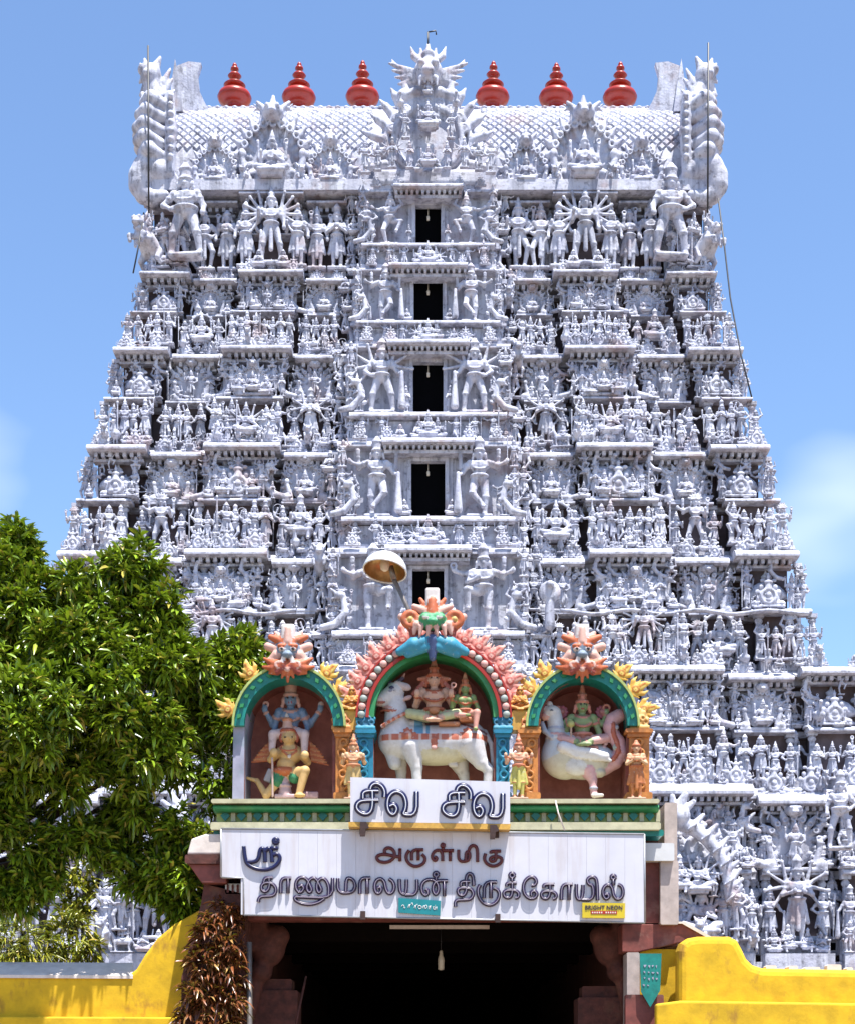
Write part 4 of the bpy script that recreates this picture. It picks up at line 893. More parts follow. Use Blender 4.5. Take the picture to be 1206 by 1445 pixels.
for cx, dx in ((407.5, -1), (822, 1)):
    band('arch_ring', M['teal'], cx, 63, 957, 79, 938, 1024, 1024, 26.5, 27.0, legs=False)
    band('arch_ring_edge', M['lime'], cx, 77.5, 939.5, 80.5, 936, 1024, 1024, 26.45, 27.05, legs=False)
    for i in range(15):                                        # leaf relief on the ring
        a = R(10 + i * 160 / 14); p = W(cx - 71 * math.cos(a), 1024 - 76.5 * math.sin(a), 26.48)
        m = MB().extrude([(-.05, 0), (0, .035), (.05, 0), (0, -.035)], -.02, .03); link('ring_leaf', m.mesh('ring_leaf', M['green']), porch, p, (0, -(math.pi / 2 - a) + .5, 0))
# left flank wall of the left niche, faded lilac and teal
poly('niche_flank', M['lilac'], [(328, 1129), (330, 1000), (340, 975), (352, 985), (345, 1030), (344, 1129)], 26.62, 27.9)
# rings of the middle arch: green, red, beads
band('arch_ring', M['green'], 612, 84, 926, 92, 918, 1012, 1012, 26.6, 27.1, legs=False)
band('arch_ring', M['red'], 612, 91.5, 918.5, 96, 914, 1012, 1012, 26.55, 27.1, legs=False)
band('arch_ring', M['pink'], 612, 95.5, 914.5, 108, 902, 1012, 1012, 26.62, 27.1, legs=False)
band('arch_ring', M['red'], 612, 107.5, 902.5, 110, 900, 1012, 1012, 26.58, 27.1, legs=False)
bead = {}
for k, c in (('p', (.75, .42, .38)), ('g', (.36, .42, .40))): bead[k] = sculpt('bead', [E((0, 0, 0), (.062, .045, .062), c)], .012, .01, M['paint'])
for i in range(29):
    a = R(2 + i * 176 / 28)
    if 78 < math.degrees(a) < 102: continue
    link('bead', bead['p' if i % 2 else 'g'], porch, W(612 - 102 * math.cos(a), 1012 - 104 * math.sin(a), 26.58))
# flames
def flame(col, tip, eye):
    P = [C((0, 0, -.1), .085, (0, 0, .08), .09, col), C((0, 0, .08), .08, (.03, -.02, .2), .05, col), C((.03, -.02, .2), .05, (.07, 0, .29), .015, tip)]
    for q in (-1, 1): P += [C((q * .06, -.02, -.02), .05, (q * .13, -.02, .06), .04, col), C((q * .13, -.02, .06), .035, (q * .15, -.01, .17), .012, tip), C((q * .04, -.06, .06), .02, (q * .07, -.06, .18), .012, tip), C((q * .05, -.06, -.1), .03, (q * .15, -.03, -.04), .012, col)]
    P += [T((0, -.085, .0), (0, 1, 0), .045, .017, eye), E((0, -.09, .0), .02, tip), C((0, -.075, .06), .018, (.02, -.07, .2), .01, eye)]
    return sculpt('flame', P, .0165, .012, M['paint'])
FLP = flame((.78, .30, .25), (.84, .48, .40), (.58, .13, .10)); FLY = flame((.80, .44, .06), (.88, .64, .16), (.6, .2, .03))
for i in range(17):
    a = R(4 + i * 172 / 16)
    if 80 < math.degrees(a) < 100: continue
    link('flame', FLP, porch, W(612 - 118 * math.cos(a), 1012 - 117 * math.sin(a), 26.8), (0, -(math.pi / 2 - a) * .9, 0), (1.08, .55, .88 + .1 * math.sin(i * 2.3)))
for cx in (407.5, 822):
    for i in range(9):
        a = R(14 + i * 152 / 8)
        if 68 < math.degrees(a) < 112 or (cx < 500 and 20 < math.degrees(a) < 50): continue
        link('flame', FLY, porch, W(cx - 88 * math.cos(a), 1024 - 93 * math.sin(a), 26.85), (0, -(math.pi / 2 - a) * .9, 0), (1.0, .5, .86 + .08 * math.sin(i * 1.9)))
# lion-mask crests
OR, PK, WH, BLG, GRN, BLU, DR, GD = (.62, .15, .05), (.80, .48, .40), (.84, .78, .76), (.22, .30, .40), (.05, .36, .16), (.04, .33, .50), (.33, .05, .03), (.74, .50, .16)
def crest_prims(big):
    if not big:
        P = [B((0, 0, -893), (10, 9, 11), 4, WH), C((0, -8, -890), 4, (0, -8, -908), 6, PK)]
        for q in (-1, 1):
            P += [C((q * 4, -2, -908), 8, (q * 25, 0, -899), 4, OR), C((q * 4, 0, -904), 6, (q * 18, 2, -893), 3, PK), C((q * 16, 2, -916), 7, (q * 29, 2, -912), 6, PK), C((q * 16, -2, -926), 8, (q * 25, 0, -934), 6, PK), E((q * 8, -12, -919), (5, 3, 2.4), WH), E((q * 8, -15, -919), (2.2, 1.5, 1.8), (.02, .02, .03)), E((q * 8, -11, -914), (7, 4, 3), OR),
                  C((q * 5, -8, -936), 5, (q * 20, -6, -938), 5, OR), C((q * 20, -6, -938), 5, (q * 34, -2, -930), 2, OR), C((q * 5, -10, -940), 5, (q * 22, -6, -945), 5, (.52, .11, .04)), C((q * 22, -6, -945), 5, (q * 36, 0, -941), 2, OR), C((q * 4, -10, -944), 5, (q * 15, -8, -951), 4, DR), C((q * 15, -8, -951), 4, (q * 26, -4, -951), 2, OR), C((q * 3, -10, -946), 4, (q * 8, -8, -958), 2, OR), T((q * 13, -12, -941), (0, 1, 0), 4, 1.3, PK), C((q * 6, -12, -932), 3, (q * 7, -13, -939), 2, WH)]
        P += [E((0, 0, -918), (18, 13, 15), BLG), E((0, -12, -927), (8, 7, 5), BLG), C((0, -10, -942), 5, (0, -8, -964), 2, OR), E((0, -14, -948), (3, 2, 4), PK)]
    else:
        P = [B((0, 0, -843), (10, 8, 12), 3, WH), C((0, -4, -850), 7, (0, -6, -866), 8, OR)]
        for q in (-1, 1):
            P += [C((q * 8, -2, -864), 7, (q * 26, 0, -856), 4, PK), C((q * 8, -2, -860), 5, (q * 17, 0, -846), 3, OR), E((q * 10, -14, -874), (8, 5, 5), (.10, .45, .2)), E((q * 10, -18, -876), (4, 2, 2), WH), T((q * 31, -6, -876), (0, 1, 0), 9, 5, OR), E((q * 31, -8, -876), (4, 4, 4), GD), C((q * 28, 2, -880), 12, (q * 44, 2, -870), 5, PK),
                  C((q * 26, -3, -890), 8, (q * 24, -3, -912), 5, DR), C((q * 5, -12, -888), 4, (q * 7, -13, -899), 2, PK), C((q * 16, -12, -888), 4, (q * 18, -13, -900), 2, PK), C((q * 22, -10, -884), 5, (q * 26, -10, -896), 2, PK),
                  C((q * 6, -4, -905), 9, (q * 26, -4, -912), 11, BLU), C((q * 26, -4, -912), 11, (q * 46, 0, -920), 6, BLU), C((q * 8, -6, -915), 7, (q * 34, -3, -924), 6, BLU)]
        P += [E((0, -2, -878), (23, 15, 14), GRN), E((0, -15, -881), (8, 7, 5), GRN), E((0, -2, -900), (12, 10, 10), (.10, .02, .04)), C((0, -6, -905), 9, (0, -6, -930), 5, (.06, .10, .25))]
    return P
def place_px(name, prims, cx, Y, h, k, parent, colfn=None):
    """prims in pixels (x from cx, depth, minus y)"""
    s = Y / F; me = sculpt(name, prims, h, k, M['paint'], colfn)
    return link(name, me, parent, ((cx - CX) * s, Y, CZ + HZ * s), None, s)
place_px('lion_mask_crest', crest_prims(False), 407, 26.45, 1.5, 2.0, porch)
place_px('lion_mask_crest', crest_prims(False), 820, 26.45, 1.5, 2.0, porch)
place_px('lion_mask_crest', crest_prims(True), 610, 26.4, 1.5, 2.0, porch)
# columns between the niches
def column(px0, px1, mat, capy, Y=26.62):
    c = (px0 + px1) / 2; w = (px1 - px0) / 2
    col = slab('column', mat, c - w * .72, c + w * .72, capy + 12, 1128, Y, Y + .5)
    slab('capital', mat, c - w, c + w, capy, capy + 5.5, Y - .10, Y + .55, col); slab('capital', mat, c - w * .84, c + w * .84, capy + 5.7, capy + 11.8, Y - .05, Y + .5, col)
    slab('column_base', mat, c - w * .95, c + w * .95, 1118, 1127.6, Y - .06, Y + .5, col)
    # carved panel on the face
    P = []
    for i in range(6): P += [T((rnd(-3, 3), -2, -(capy + 20 + i * 15)), (0, 1, 0), 5, 2), E((rnd(-4, 4), -2, -(capy + 27 + i * 15)), (4, 2, 4))]
    s = Y / F; link('carved_relief', sculpt('relief', P, 1.3, 1.0, mat), col, ((c - CX) * s, Y, CZ + HZ * s), None, s)
    return col
def tuft(cx, y0, y1, cols, Y=26.7):
    P = []
    for i in range(9): a = R(-60 + i * 15); P.append(C((0, 0, -y1 + 4), 6, (math.sin(a) * 13, -1 + (i % 2) * 3, -y1 + math.cos(a) * (y1 - y0) * .92), 3.4, cols[i % 2]))
    for i in range(5): P.append(T((-9 + 4.5 * i, -6, -y1 + 8 + 5 * (i % 2)), (0, 1, 0), 3.2, 1.5, cols[1]))
    P.append(B((0, 0, -y1), (14, 9, 3), 1, cols[0])); place_px('leaf_tuft', P, cx, Y, 1.4, 1.6, porch)
column(470, 497, M['orange'], 1028); column(730, 763, M['orange'], 1029); column(882, 921, M['orange'], 1028)
column(501, 531, M['blue'], 1029, 26.66); column(696, 722, M['blue'], 1029, 26.66)
OC = ((.70, .34, .10), (.60, .2, .06)); BC = ((.03, .32, .48), (.02, .18, .32))
tuft(482, 1002, 1028, OC); tuft(748, 1002, 1029, OC); tuft(901, 1000, 1028, ((.76, .50, .16), (.66, .34, .09))); tuft(516, 998, 1029, BC, 26.66); tuft(709, 998, 1029, BC, 26.66)

# ------------------------------------------------------------------ painted statues on the ledge
def PALETTE(skin, cloth, gold, crown, eye=(.03, .02, .02), sash=None, base=(.5, .3, .2)): return dict(skin=skin, cloth=cloth, gold=gold, crown=crown, eye=eye, sash=sash or cloth, base=base)
def zoomed(name, prims, x0, y0, k, Y, h, sm, parent, colfn=None):
    s = k * Y / F; me = sculpt(name, prims, h, sm, M['paint'], colfn); return link(name, me, parent, W(x0, y0, Y), None, s)
YS = 26.95; LEDGE_Z = W(0, 1128, 26.2).z
# white bull carrying two seated figures
bull = thing('bull_statue', 'white painted bull statue carrying two seated figures in the middle niche', 'statue', W(613, 1128, YS))
WB, WS2, RDB, CRM = (.80, .78, .80), (.72, .66, .62), (.58, .16, .09), (.74, .68, .50)
P = [C((235, 0, -800), 150, (560, 0, -830), 165, WB), C((560, 0, -830), 165, (900, 0, -790), 155, WB), E((600, 0, -890), (330, 150, 130), CRM), E((930, 0, -790), (125, 140, 150), WB), E((250, 0, -760), (150, 140, 190), WB),
     C((265, 0, -690), 130, (240, -20, -450), 88, WB), E((420, 0, -660), (90, 75, 60), WB), C((190, 0, -830), 75, (235, 0, -1000), 60, WB),
     C((235, -30, -370), 88, (120, -55, -440), 60, WB), E((100, -60, -452), (58, 62, 50), (.80, .62, .58)), E((70, -80, -430), (10, 20, 10), (.2, .05, .05)), E((210, -108, -345), (24, 14, 14), (.05, .05, .12)), E((210, -112, -372), (30, 10, 5), (.3, .3, .4)), C((95, -110, -475), 8, (150, -112, -475), 8, (.45, .15, .12)),
     C((255, -70, -300), 26, (340, -80, -335), 34, (.75, .6, .6)), E((345, -80, -335), (42, 20, 24), (.82, .66, .64), (0, .4, 0)), E((350, -70, -430), (46, 20, 22), (.78, .5, .45), (0, -.35, 0)), C((260, -40, -285), 24, (305, -45, -250), 17, (.10, .06, .12)), C((305, -45, -250), 16, (325, -45, -205), 7, (.75, .4, .35)), C((190, -20, -285), 20, (190, -10, -225), 8, (.10, .06, .12)),
     C((380, -85, -870), 100, (430, -95, -1050), 52, WB), C((430, -95, -1050), 50, (435, -95, -1225), 42, WB), C((270, 85, -900), 80, (290, 90, -1060), 48, WS2), C((290, 90, -1060), 46, (290, 90, -1225), 42, WS2),
     C((910, -85, -850), 130, (1000, -95, -1010), 66, WB), C((1000, -95, -1010), 62, (1070, -95, -1075), 46, WB), C((1070, -95, -1075), 44, (1060, -95, -1225), 40, WB), C((800, 80, -950), 100, (850, 85, -1080), 52, WS2), C((850, 85, -1080), 48, (880, 85, -1225), 40, WS2), C((740, -20, -1010), 30, (780, -20, -1020), 24, WS2),
     C((1040, 0, -720), 26, (1095, -30, -830), 20, WB), C((1095, -30, -830), 20, (1110, -40, -1000), 18, WB), C((1110, -40, -1000), 18, (1145, -40, -1140), 26, WS2)]
for i in range(12): u = i / 11; P.append(E((125 + u * 230, -115 - 40 * math.sin(u * 3.1), -690 + u * 125), 17, RDB if i % 2 else (.72, .45, .4)))
P += [T((235, 0, -515), (.1, -.05, 1), 98, 13, (.72, .42, .38)), T((240, 0, -480), (.1, -.05, 1), 92, 10, RDB), T((225, 0, -545), (.1, -.05, 1), 110, 10, RDB), E((145, -70, -680), (35, 25, 30), RDB)]
for cx_ in (355, 885):
    P += [E((cx_, -168, -782), (34, 22, 34), (.78, .45, .38))] + [C((cx_, -155, -782), 20, (cx_ + 66 * math.sin(R(a)), -150, -782 - 66 * math.cos(R(a))), 9, RDB) for a in (-150, -110, -70, 0, 70, 110, 150, 180, -180 + 8)]
P += [B((585, -170, -845), (22, 14, 45), 8, RDB), E((585, -178, -895), (26, 14, 20), (.75, .45, .4))]
def bullcol(V, c):
    u, v = V[:, 0], -V[:, 2]; near = (V[:, 1] < 40)
    body = (u > 100) & (u < 1060) & near
    bl = body & (v > 762) & (v < 818); c[bl] = RDB; c[bl & (np.sin(u / 14.) > .55)] = (.75, .5, .42)
    sad = (u > 410) & (u < 740) & (v > 600) & (v <= 762) & (np.abs(c[:, 0] - .8) < .12); c[sad] = (.80, .80, .84); c[sad & (u < 545) & (np.abs(u - 500) > 14)] = (.16, .40, .60)
    ridge = (u > 760) & (u < 1060) & (np.abs(v - (640 + (u - 760) * .36)) < 12) & near; c[ridge] = (.30, .12, .12)
    return c
zoomed('bull', P, 520, 920, 190 / 1206, YS, 8.0, 14, bull, bullcol)
d1 = PALETTE((.78, .46, .32), (.62, .62, .34), (.50, .13, .06), (.60, .24, .18), sash=(.5, .2, .1))
P = fig_seat(['abhaya'], ['abhaya'], d1, base=False)
for q in (-1, 1): P += [C((q * .07, .02, .40), .03, (q * .19, .02, .27), .025, (.45, .12, .08)), C((q * .06, .01, .42), .022, (q * .14, -.02, .40), .018, (.55, .2, .12))]
P += [E((0, -.10, .09), (.05, .03, .04), (.62, .25, .1)), B((.14, -.02, -.03), (.10, .10, .02), .015, (.55, .22, .1))]
zoomed('seated_deity', move(P, 960, (585, -60, -648)), 520, 920, 190 / 1206, YS, 8.5, 9, bull)
d2 = PALETTE((.26, .36, .13), (.80, .40, .32), (.58, .18, .08), (.66, .30, .16), sash=(.5, .2, .1))
P = fig_seat([((.17, .0, .56), (.17, -.08, .66))], ['down'], d2, base=False, legs='lalita', fem=True); P = move(P, 1, (0, 0, -.18))
P += [C((-.17, -.1, .28), .018, (-.17, -.1, .40), .014, (.74, .38, .30)), T((-.15, -.1, .42), (0, 1, 0), .03, .012, (.74, .38, .3)), B((.05, -.02, -.02), (.13, .1, .03), .02, (.58, .2, .08))]
zoomed('seated_consort', move(P, 690, (860, -90, -625)), 520, 920, 190 / 1206, YS, 8.5, 8, bull)

# blue figure riding on the shoulders of a winged kneeling one
gar = thing('winged_bearer_statue', 'yellow winged kneeling statue bearing a blue four-armed figure on its shoulders', 'statue', W(409, 1128, YS))
YK, ORW, LP, GRS = (.78, .50, .20), (.62, .16, .05), (.80, .62, .60), (.05, .28, .12)
P = [E((540, 0, -900), (125, 95, 110), YK), E((500, -10, -1010), (95, 90, 80), YK), E((480, -30, -1085), (120, 100, 55), ORW), C((535, -20, -830), 55, (530, -30, -760), 55, YK), E((530, -60, -740), (68, 66, 78), YK), C((545, -120, -745), 16, (560, -135, -775), 12, YK), E((500, -120, -750), (14, 8, 7), (.03, .02, .02)), E((560, -120, -750), (14, 8, 7), (.03, .02, .02)),
     C((520, -45, -680), 66, (515, -40, -600), 48, (.82, .48, .36)), E((515, -40, -560), (55, 50, 26), (.75, .3, .15)), C((510, -40, -545), 30, (508, -40, -500), 14, (.86, .74, .66)), T((520, -45, -670), (0, 0, 1), 68, 14, (.5, .12, .06)), E((450, -40, -735), (24, 24, 60), (.45, .1, .05)), E((612, -40, -735), (24, 24, 60), (.45, .1, .05)),
     C((440, 0, -870), 46, (345, -30, -960), 38, YK), C((345, -30, -960), 36, (385, -110, -915), 34, YK), E((385, -125, -905), (42, 34, 46), YK), C((635, 0, -870), 46, (720, -40, -990), 38, YK), C((720, -40, -990), 36, (700, -120, -940), 34, YK), E((700, -130, -935), (42, 34, 46), YK),
     C((570, -20, -1110), 75, (700, -120, -1090), 50, YK), C((700, -120, -1090), 48, (640, -130, -1330), 34, YK), E((650, -150, -1345), (60, 40, 22), YK), E((590, -60, -1150), (60, 62, 62), GRS), C((430, -20, -1110), 72, (400, -60, -1190), 60, GRS), C((380, -50, -1230), 46, (300, -60, -1330), 40, YK), C((300, -60, -1330), 38, (200, 10, -1170), 26, YK), C((200, 10, -1170), 24, (100, 10, -1140), 16, YK),
     C((490, -20, -1160), 40, (490, -20, -1300), 70, (.70, .48, .50)), B((490, -20, -1340), (105, 70, 22), 10, (.70, .48, .50)), T((490, -20, -1230), (0, 0, 1), 56, 14, (.74, .5, .5)), C((370, -150, -970), 12, (375, -150, -1355), 12, (.7, .5, .45)), B((330, 10, -1120), (45, 20, 70), 15, (.55, .5, .52), (0, .4, 0)), B((750, 0, -1320), (80, 40, 35), 15, (.6, .38, .42)),
     T((530, -90, -850), (0, -.6, 1), 85, 10, (.6, .18, .08)), E((540, -110, -945), (20, 14, 20), (.85, .75, .7)), C((470, -80, -880), 9, (540, -105, -945), 9, (.6, .2, .1)), C((610, -80, -880), 9, (540, -105, -945), 9, (.6, .2, .1))]
for q, bx in ((-1, 330), (1, 740)):
    for i in range(9):
        f = i / 8; P.append(C((bx - q * 20, 70, -(760 + 190 * f)), 14, (bx + q * (20 + 170 * f ** .8), 60, -(775 + 225 * f - (30 if q < 0 else 0) * f)), 9, ORW if i % 2 == 0 else (.72, .28, .10)))
    P.append(C((bx - q * 40, 60, -750), 30, (bx - q * 30, 60, -980), 36, (.5, .1, .04)))
zoomed('winged_bearer', P, 335, 940, 150 / 1084, YS, 9, 10, gar)
BS = (.22, .32, .48); d3 = PALETTE(BS, LP, (.66, .36, .30), (.72, .40, .33))
P = torso(0, .47, .695, d3) + head(0, .795, d3, 1.05, 'cyl')
P += arm(-1, (.11, 0, .68), (.17, .02, .57), (.245, .0, .70), d3, .034) + arm(1, (.11, 0, .68), (.18, .02, .57), (.28, -.02, .70), d3, .034) + [T((-.235, 0, .755), (0, 1, 0), .022, .012, (.74, .4, .35)), E((.285, -.02, .75), (.03, .02, .03), (.8, .55, .52))] + arm(1, (.11, -.02, .67), (.16, .0, .55), (.15, -.08, .46), d3, .032) + arm(-1, (.11, -.02, .67), (.15, .0, .55), (.15, -.05, .44), d3, .032)
P = move(P, 1090, (545, 10, -1212 + 0))
P = [p for p in P if True]
P += [C((480, -30, -700), 60, (375, -110, -720), 48, LP), C((375, -110, -720), 46, (365, -130, -880), 32, LP), C((600, -30, -690), 60, (695, -110, -720), 48, LP), C((695, -110, -720), 46, (695, -130, -900), 32, LP)]
zoomed('blue_deity', P, 335, 940, 150 / 1084, YS + .1, 9, 9, gar)

# swan mount with a green-faced seated figure
swan = thing('swan_statue', 'pale blue swan statue with pink curling tail carrying a green-faced seated figure', 'statue', W(822, 1128, YS))
SB, SC_, PKT, WHT = (.62, .70, .78), (.70, .66, .52), (.78, .46, .48), (.86, .86, .88)
P = [E((330, 0, -900), (240, 150, 240), SB), E((520, 0, -950), (330, 150, 190), SB), C((240, -10, -800), 120, (240, -20, -620), 82, SB), C((240, -20, -620), 82, (215, -30, -490), 78, (.78, .80, .84)), E((190, -40, -470), (88, 80, 68), WHT), E((130, -60, -520), (45, 40, 40), (.80, .45, .38)), E((170, -50, -395), (34, 30, 34), WHT), E((120, -60, -440), (28, 30, 28), WHT), E((185, -118, -470), (16, 8, 10), (.05, .05, .1)),
     C((100, -40, -580), 22, (120, -60, -660), 30, (.5, .55, .65)), C((120, -60, -660), 26, (190, -110, -745), 20, (.6, .62, .68)), T((245, -15, -700), (.05, 0, 1), 92, 14, (.75, .45, .45)), T((245, -15, -640), (.05, 0, 1), 86, 10, (.5, .55, .7)), T((245, -15, -735), (.05, 0, 1), 102, 12, WHT),
     C((560, -60, -1060), 90, (600, -80, -1160), 45, PKT), C((600, -80, -1160), 42, (610, -90, -1300), 34, PKT), T((608, -90, -1240), (0, 0, 1), 36, 9, (.5, .5, .6)), C((610, -110, -1315), 26, (690, -120, -1315), 18, (.85, .78, .75)), C((610, -110, -1315), 22, (590, -150, -1320), 16, (.85, .78, .75)), E((440, -100, -1010), (130, 60, 110), (.80, .78, .74)), E((670, -60, -1080), (60, 70, 50), SC_)]
for i in range(8):
    f = i / 7; P.append(C((330 + 40 * i, -150, -(860 + 6 * i)), 46, (430 + 48 * i, -165 + 3 * i, -(940 + 5 * i)), 17, WHT))
P.append(C((300, -140, -840), 60, (720, -140, -930), 40, WHT))
tl = [(720, -20, -1030), (830, -40, -970), (880, -60, -880), (860, -60, -780), (800, -60, -700), (775, -60, -620), (800, -60, -550), (865, -60, -510)]
for a, b in zip(tl, tl[1:]): P.append(C(a, 72, b, 66, PKT))
tl2 = [(800, -118, -955), (850, -126, -880), (835, -126, -790), (800, -126, -700), (800, -126, -610)]
for a, b in zip(tl2, tl2[1:]): P.append(C(a, 22, b, 20, (.52, .14, .08)))
P += [E((815, -130, -840), (24, 14, 30), (.40, .50, .42)), E((835, -126, -640), (22, 14, 26), (.45, .45, .5)), C((690, 30, -830), 50, (730, 30, -820), 20, (.03, .12, .30))]
for i in range(11):
    a = R(-40 + i * 20); P.append(E((820 + 118 * math.cos(a), -60, -870 + 126 * math.sin(a)), (24, 26, 20), (.86, .60, .60)))
def swancol(V, c):
    v = -V[:, 2]; u = V[:, 0]; low = (v > 930 + 30 * np.sin(u / 60)) & (np.abs(c[:, 2] - SB[2]) < .01); c[low] = SC_; return c
zoomed('swan', P, 750, 940, 170 / 1206, YS, 9, 11, swan, swancol)
d4 = PALETTE((.30, .40, .18), (.80, .46, .43), (.66, .26, .20), (.62, .22, .14))
P = fig_seat([((.16, .0, .56), (.13, -.08, .62)), ((.20, .02, .62), (.24, .02, .73))], ['down', ((.20, .02, .62), (.24, .02, .73))], d4, base=False)
P = [p for p in P] + [B((0, -.0, -.04), (.15, .11, .035), .02, (.66, .30, .24)), E((-.12, -.12, .20), .035, (.55, .55, .2)), C((-.12, -.12, .05), .012, (-.12, -.12, .2), .012, (.6, .4, .3))]
for q in (-1, 1): P += [C((q * .23 + .20 * 0, .05, .32), .02, (q * .2 + .055 * math.cos(R(a)), .05, .35 + .055 * math.sin(R(a))), .016, (.42, .11, .15)) for a in range(0, 360, 36)] + [E((q * .2, .03, .35), .03, (.5, .2, .2))]
zoomed('seated_deity', move(P, 1020, (500, -30, -815)), 750, 940, 170 / 1206, YS, 9, 9, swan)

# attendants standing against the columns, small sitters above
def stat(name, label, cols, cx, ytop, ybot, Y, seat=False, group=None, **kw):
    P = (fig_seat if seat else fig_stand)(kw.pop('al'), kw.pop('ar'), cols, base=not seat, **kw)
    hgt = .61 if seat else 1.0; s = (ybot - ytop) * Y / F / hgt
    b = W(cx, ybot, Y); o = link(name, sculpt(name, P, .0115, .012, M['paint']), None, b, None, s); tag(o, label, 'statue', group); return o
pe = PALETTE((.80, .50, .28), (.74, .52, .22), (.66, .26, .12), (.74, .38, .20))
YA = 26.42
stat('attendant_statue', 'peach attendant statue with a pointed crown between orange and blue columns left of the bull', pe, 499, 1036, 1128, YA, al=['abhaya'], ar=['abhaya'], fat=1.1)
stat('attendant_statue', 'attendant statue in yellow dhoti with raised hands between the bull and the swan', PALETTE((.80, .46, .30), (.66, .60, .16), (.62, .2, .1), (.74, .36, .24)), 731, 1036, 1128, YA, al=[((.18, .0, .56), (.20, -.06, .66))], ar=[((.18, .0, .56), (.20, -.06, .66))])
stat('attendant_statue', 'orange attendant statue with palms pressed together on the column right of the swan', PALETTE((.74, .46, .26), (.58, .20, .06), (.5, .14, .05), (.66, .26, .14)), 897, 1038, 1128, 26.40, al=['anjali'], ar=['anjali'], crown='bun')
ob = PALETTE((.76, .38, .09), (.70, .30, .07), (.62, .22, .05), (.70, .34, .10))
stat('seated_statue', 'small orange seated statue above the columns left of the bull niche', ob, 497, 962, 1003, 26.75, True, al=['chest'], ar=['chest'], crown='bun')
stat('seated_statue', 'small orange seated statue above the columns right of the bull niche', ob, 733, 962, 1003, 26.75, True, al=['chest'], ar=['anjali'], crown='bun')
for cx in (497, 733): slab('statue_pedestal', M['gold'], cx - 11, cx + 11, 1002.6, 1030, 26.66, 27.0)

# ================================================================== SIGNBOARDS
def chaikin(p, n=2):
    p = [tuple(q) for q in p]
    for _ in range(n):
        if len(p) < 3: return p
        o = [p[0]]
        for a, b in zip(p, p[1:]): o += [(a[0] * .75 + b[0] * .25, a[1] * .75 + b[1] * .25), (a[0] * .25 + b[0] * .75, a[1] * .25 + b[1] * .75)]
        p = o + [p[-1]]
    return p
def ring(c, r, n=14): return [(c[0] + r * math.cos(2 * math.pi * i / n), c[1] + r * math.sin(2 * math.pi * i / n)) for i in range(n + 1)]
def letter(board, strokes, x0, y0, k, Y, mat, rb, tube=None, rt=0, shift=(0, 0)):
    """strokes in magnified-photo units; rb, rt in photo pixels"""
    f = lambda p, Yq: W(x0 + (p[0] + shift[0]) * k, y0 + (p[1] + shift[1]) * k, Yq)
    s = Y / F; m = MB(); m2 = MB()
    for st in strokes:
        st = chaikin(st)
        m.tube([f(p, Y) for p in st], rb * s, 8, flat=.9)
        if tube: m2.tube([f(p, Y - rb * s * 1.05) for p in st], rt * s, 6)
    o = m.build('letter', mat, board)
    if tube: m2.build('neon_tube', tube, o)
    return o
YBD = 25.85
# main board: a row of vertical sheet panels in a metal edge
main = thing('temple_signboard', 'wide white panelled signboard with two lines of dark lettering above the entrance', 'signboard', W(610, 1297, YBD + .1))
xs = np.linspace(313, 908, 23)
for i in range(22):
    a, b = xs[i] + .14, xs[i + 1] - .05; ty = lambda x: 1170 + (x - 313) * 8 / 594; by = lambda x: 1291 + (x - 345) * 11 / 564
    lowl = 1239.5 if b <= 346 else None
    poly('panel', M['board'], [(a, ty(a)), (b, ty(b)), (b, lowl or by(b)), (a, lowl or by(a))], YBD + .06, YBD + .14, main)
poly('back_sheet', M['boardedge'], [(314, 1171), (907, 1179), (907, 1301), (346, 1290), (346, 1238.5), (314, 1238.5)], YBD + .142, YBD + .22, main)
def bar(pts, r, name, mat, par): return MB().tube(pts, r, 6).build(name, mat, par)
for pts in ([(312, 1169.5), (908.5, 1177.5)], [(908.5, 1177.5), (909.5, 1302.5)], [(909.5, 1302.5), (344, 1291.5)], [(344, 1291.5), (344, 1239.5), (312, 1238)], [(312, 1238), (312, 1169.5)]):
    bar([W(x, y, YBD + .06) for x, y in pts], .016, 'edge_strip', M['boardedge'], main)
for px, py in ((511, 1172), (700, 1177), (512, 1293), (702, 1297)): poly('clamp', M['rust'], [(px - 3.5, py - 7), (px + 3.5, py - 7), (px + 3.5, py + 5), (px - 3.5, py + 5)], YBD - .03, YBD + .06, main)
k2 = 160 / 1206.
YL = YBD + .035
# first word, upper left
letter(main, [[(105, 185), (122, 330), (150, 385), (240, 428), (340, 438), (430, 410), (490, 345), (490, 290), (455, 262), (420, 280)], [(140, 350), (230, 352), (266, 310), (275, 225), (305, 200), (330, 235), (332, 355)], [(332, 240), (370, 195), (402, 240), (408, 355)], [(385, 208), (470, 206)], ring((447, 130), 24), ring((447, 130), 8)], 330, 1170, k2, YL, M['navy'], 2.9)
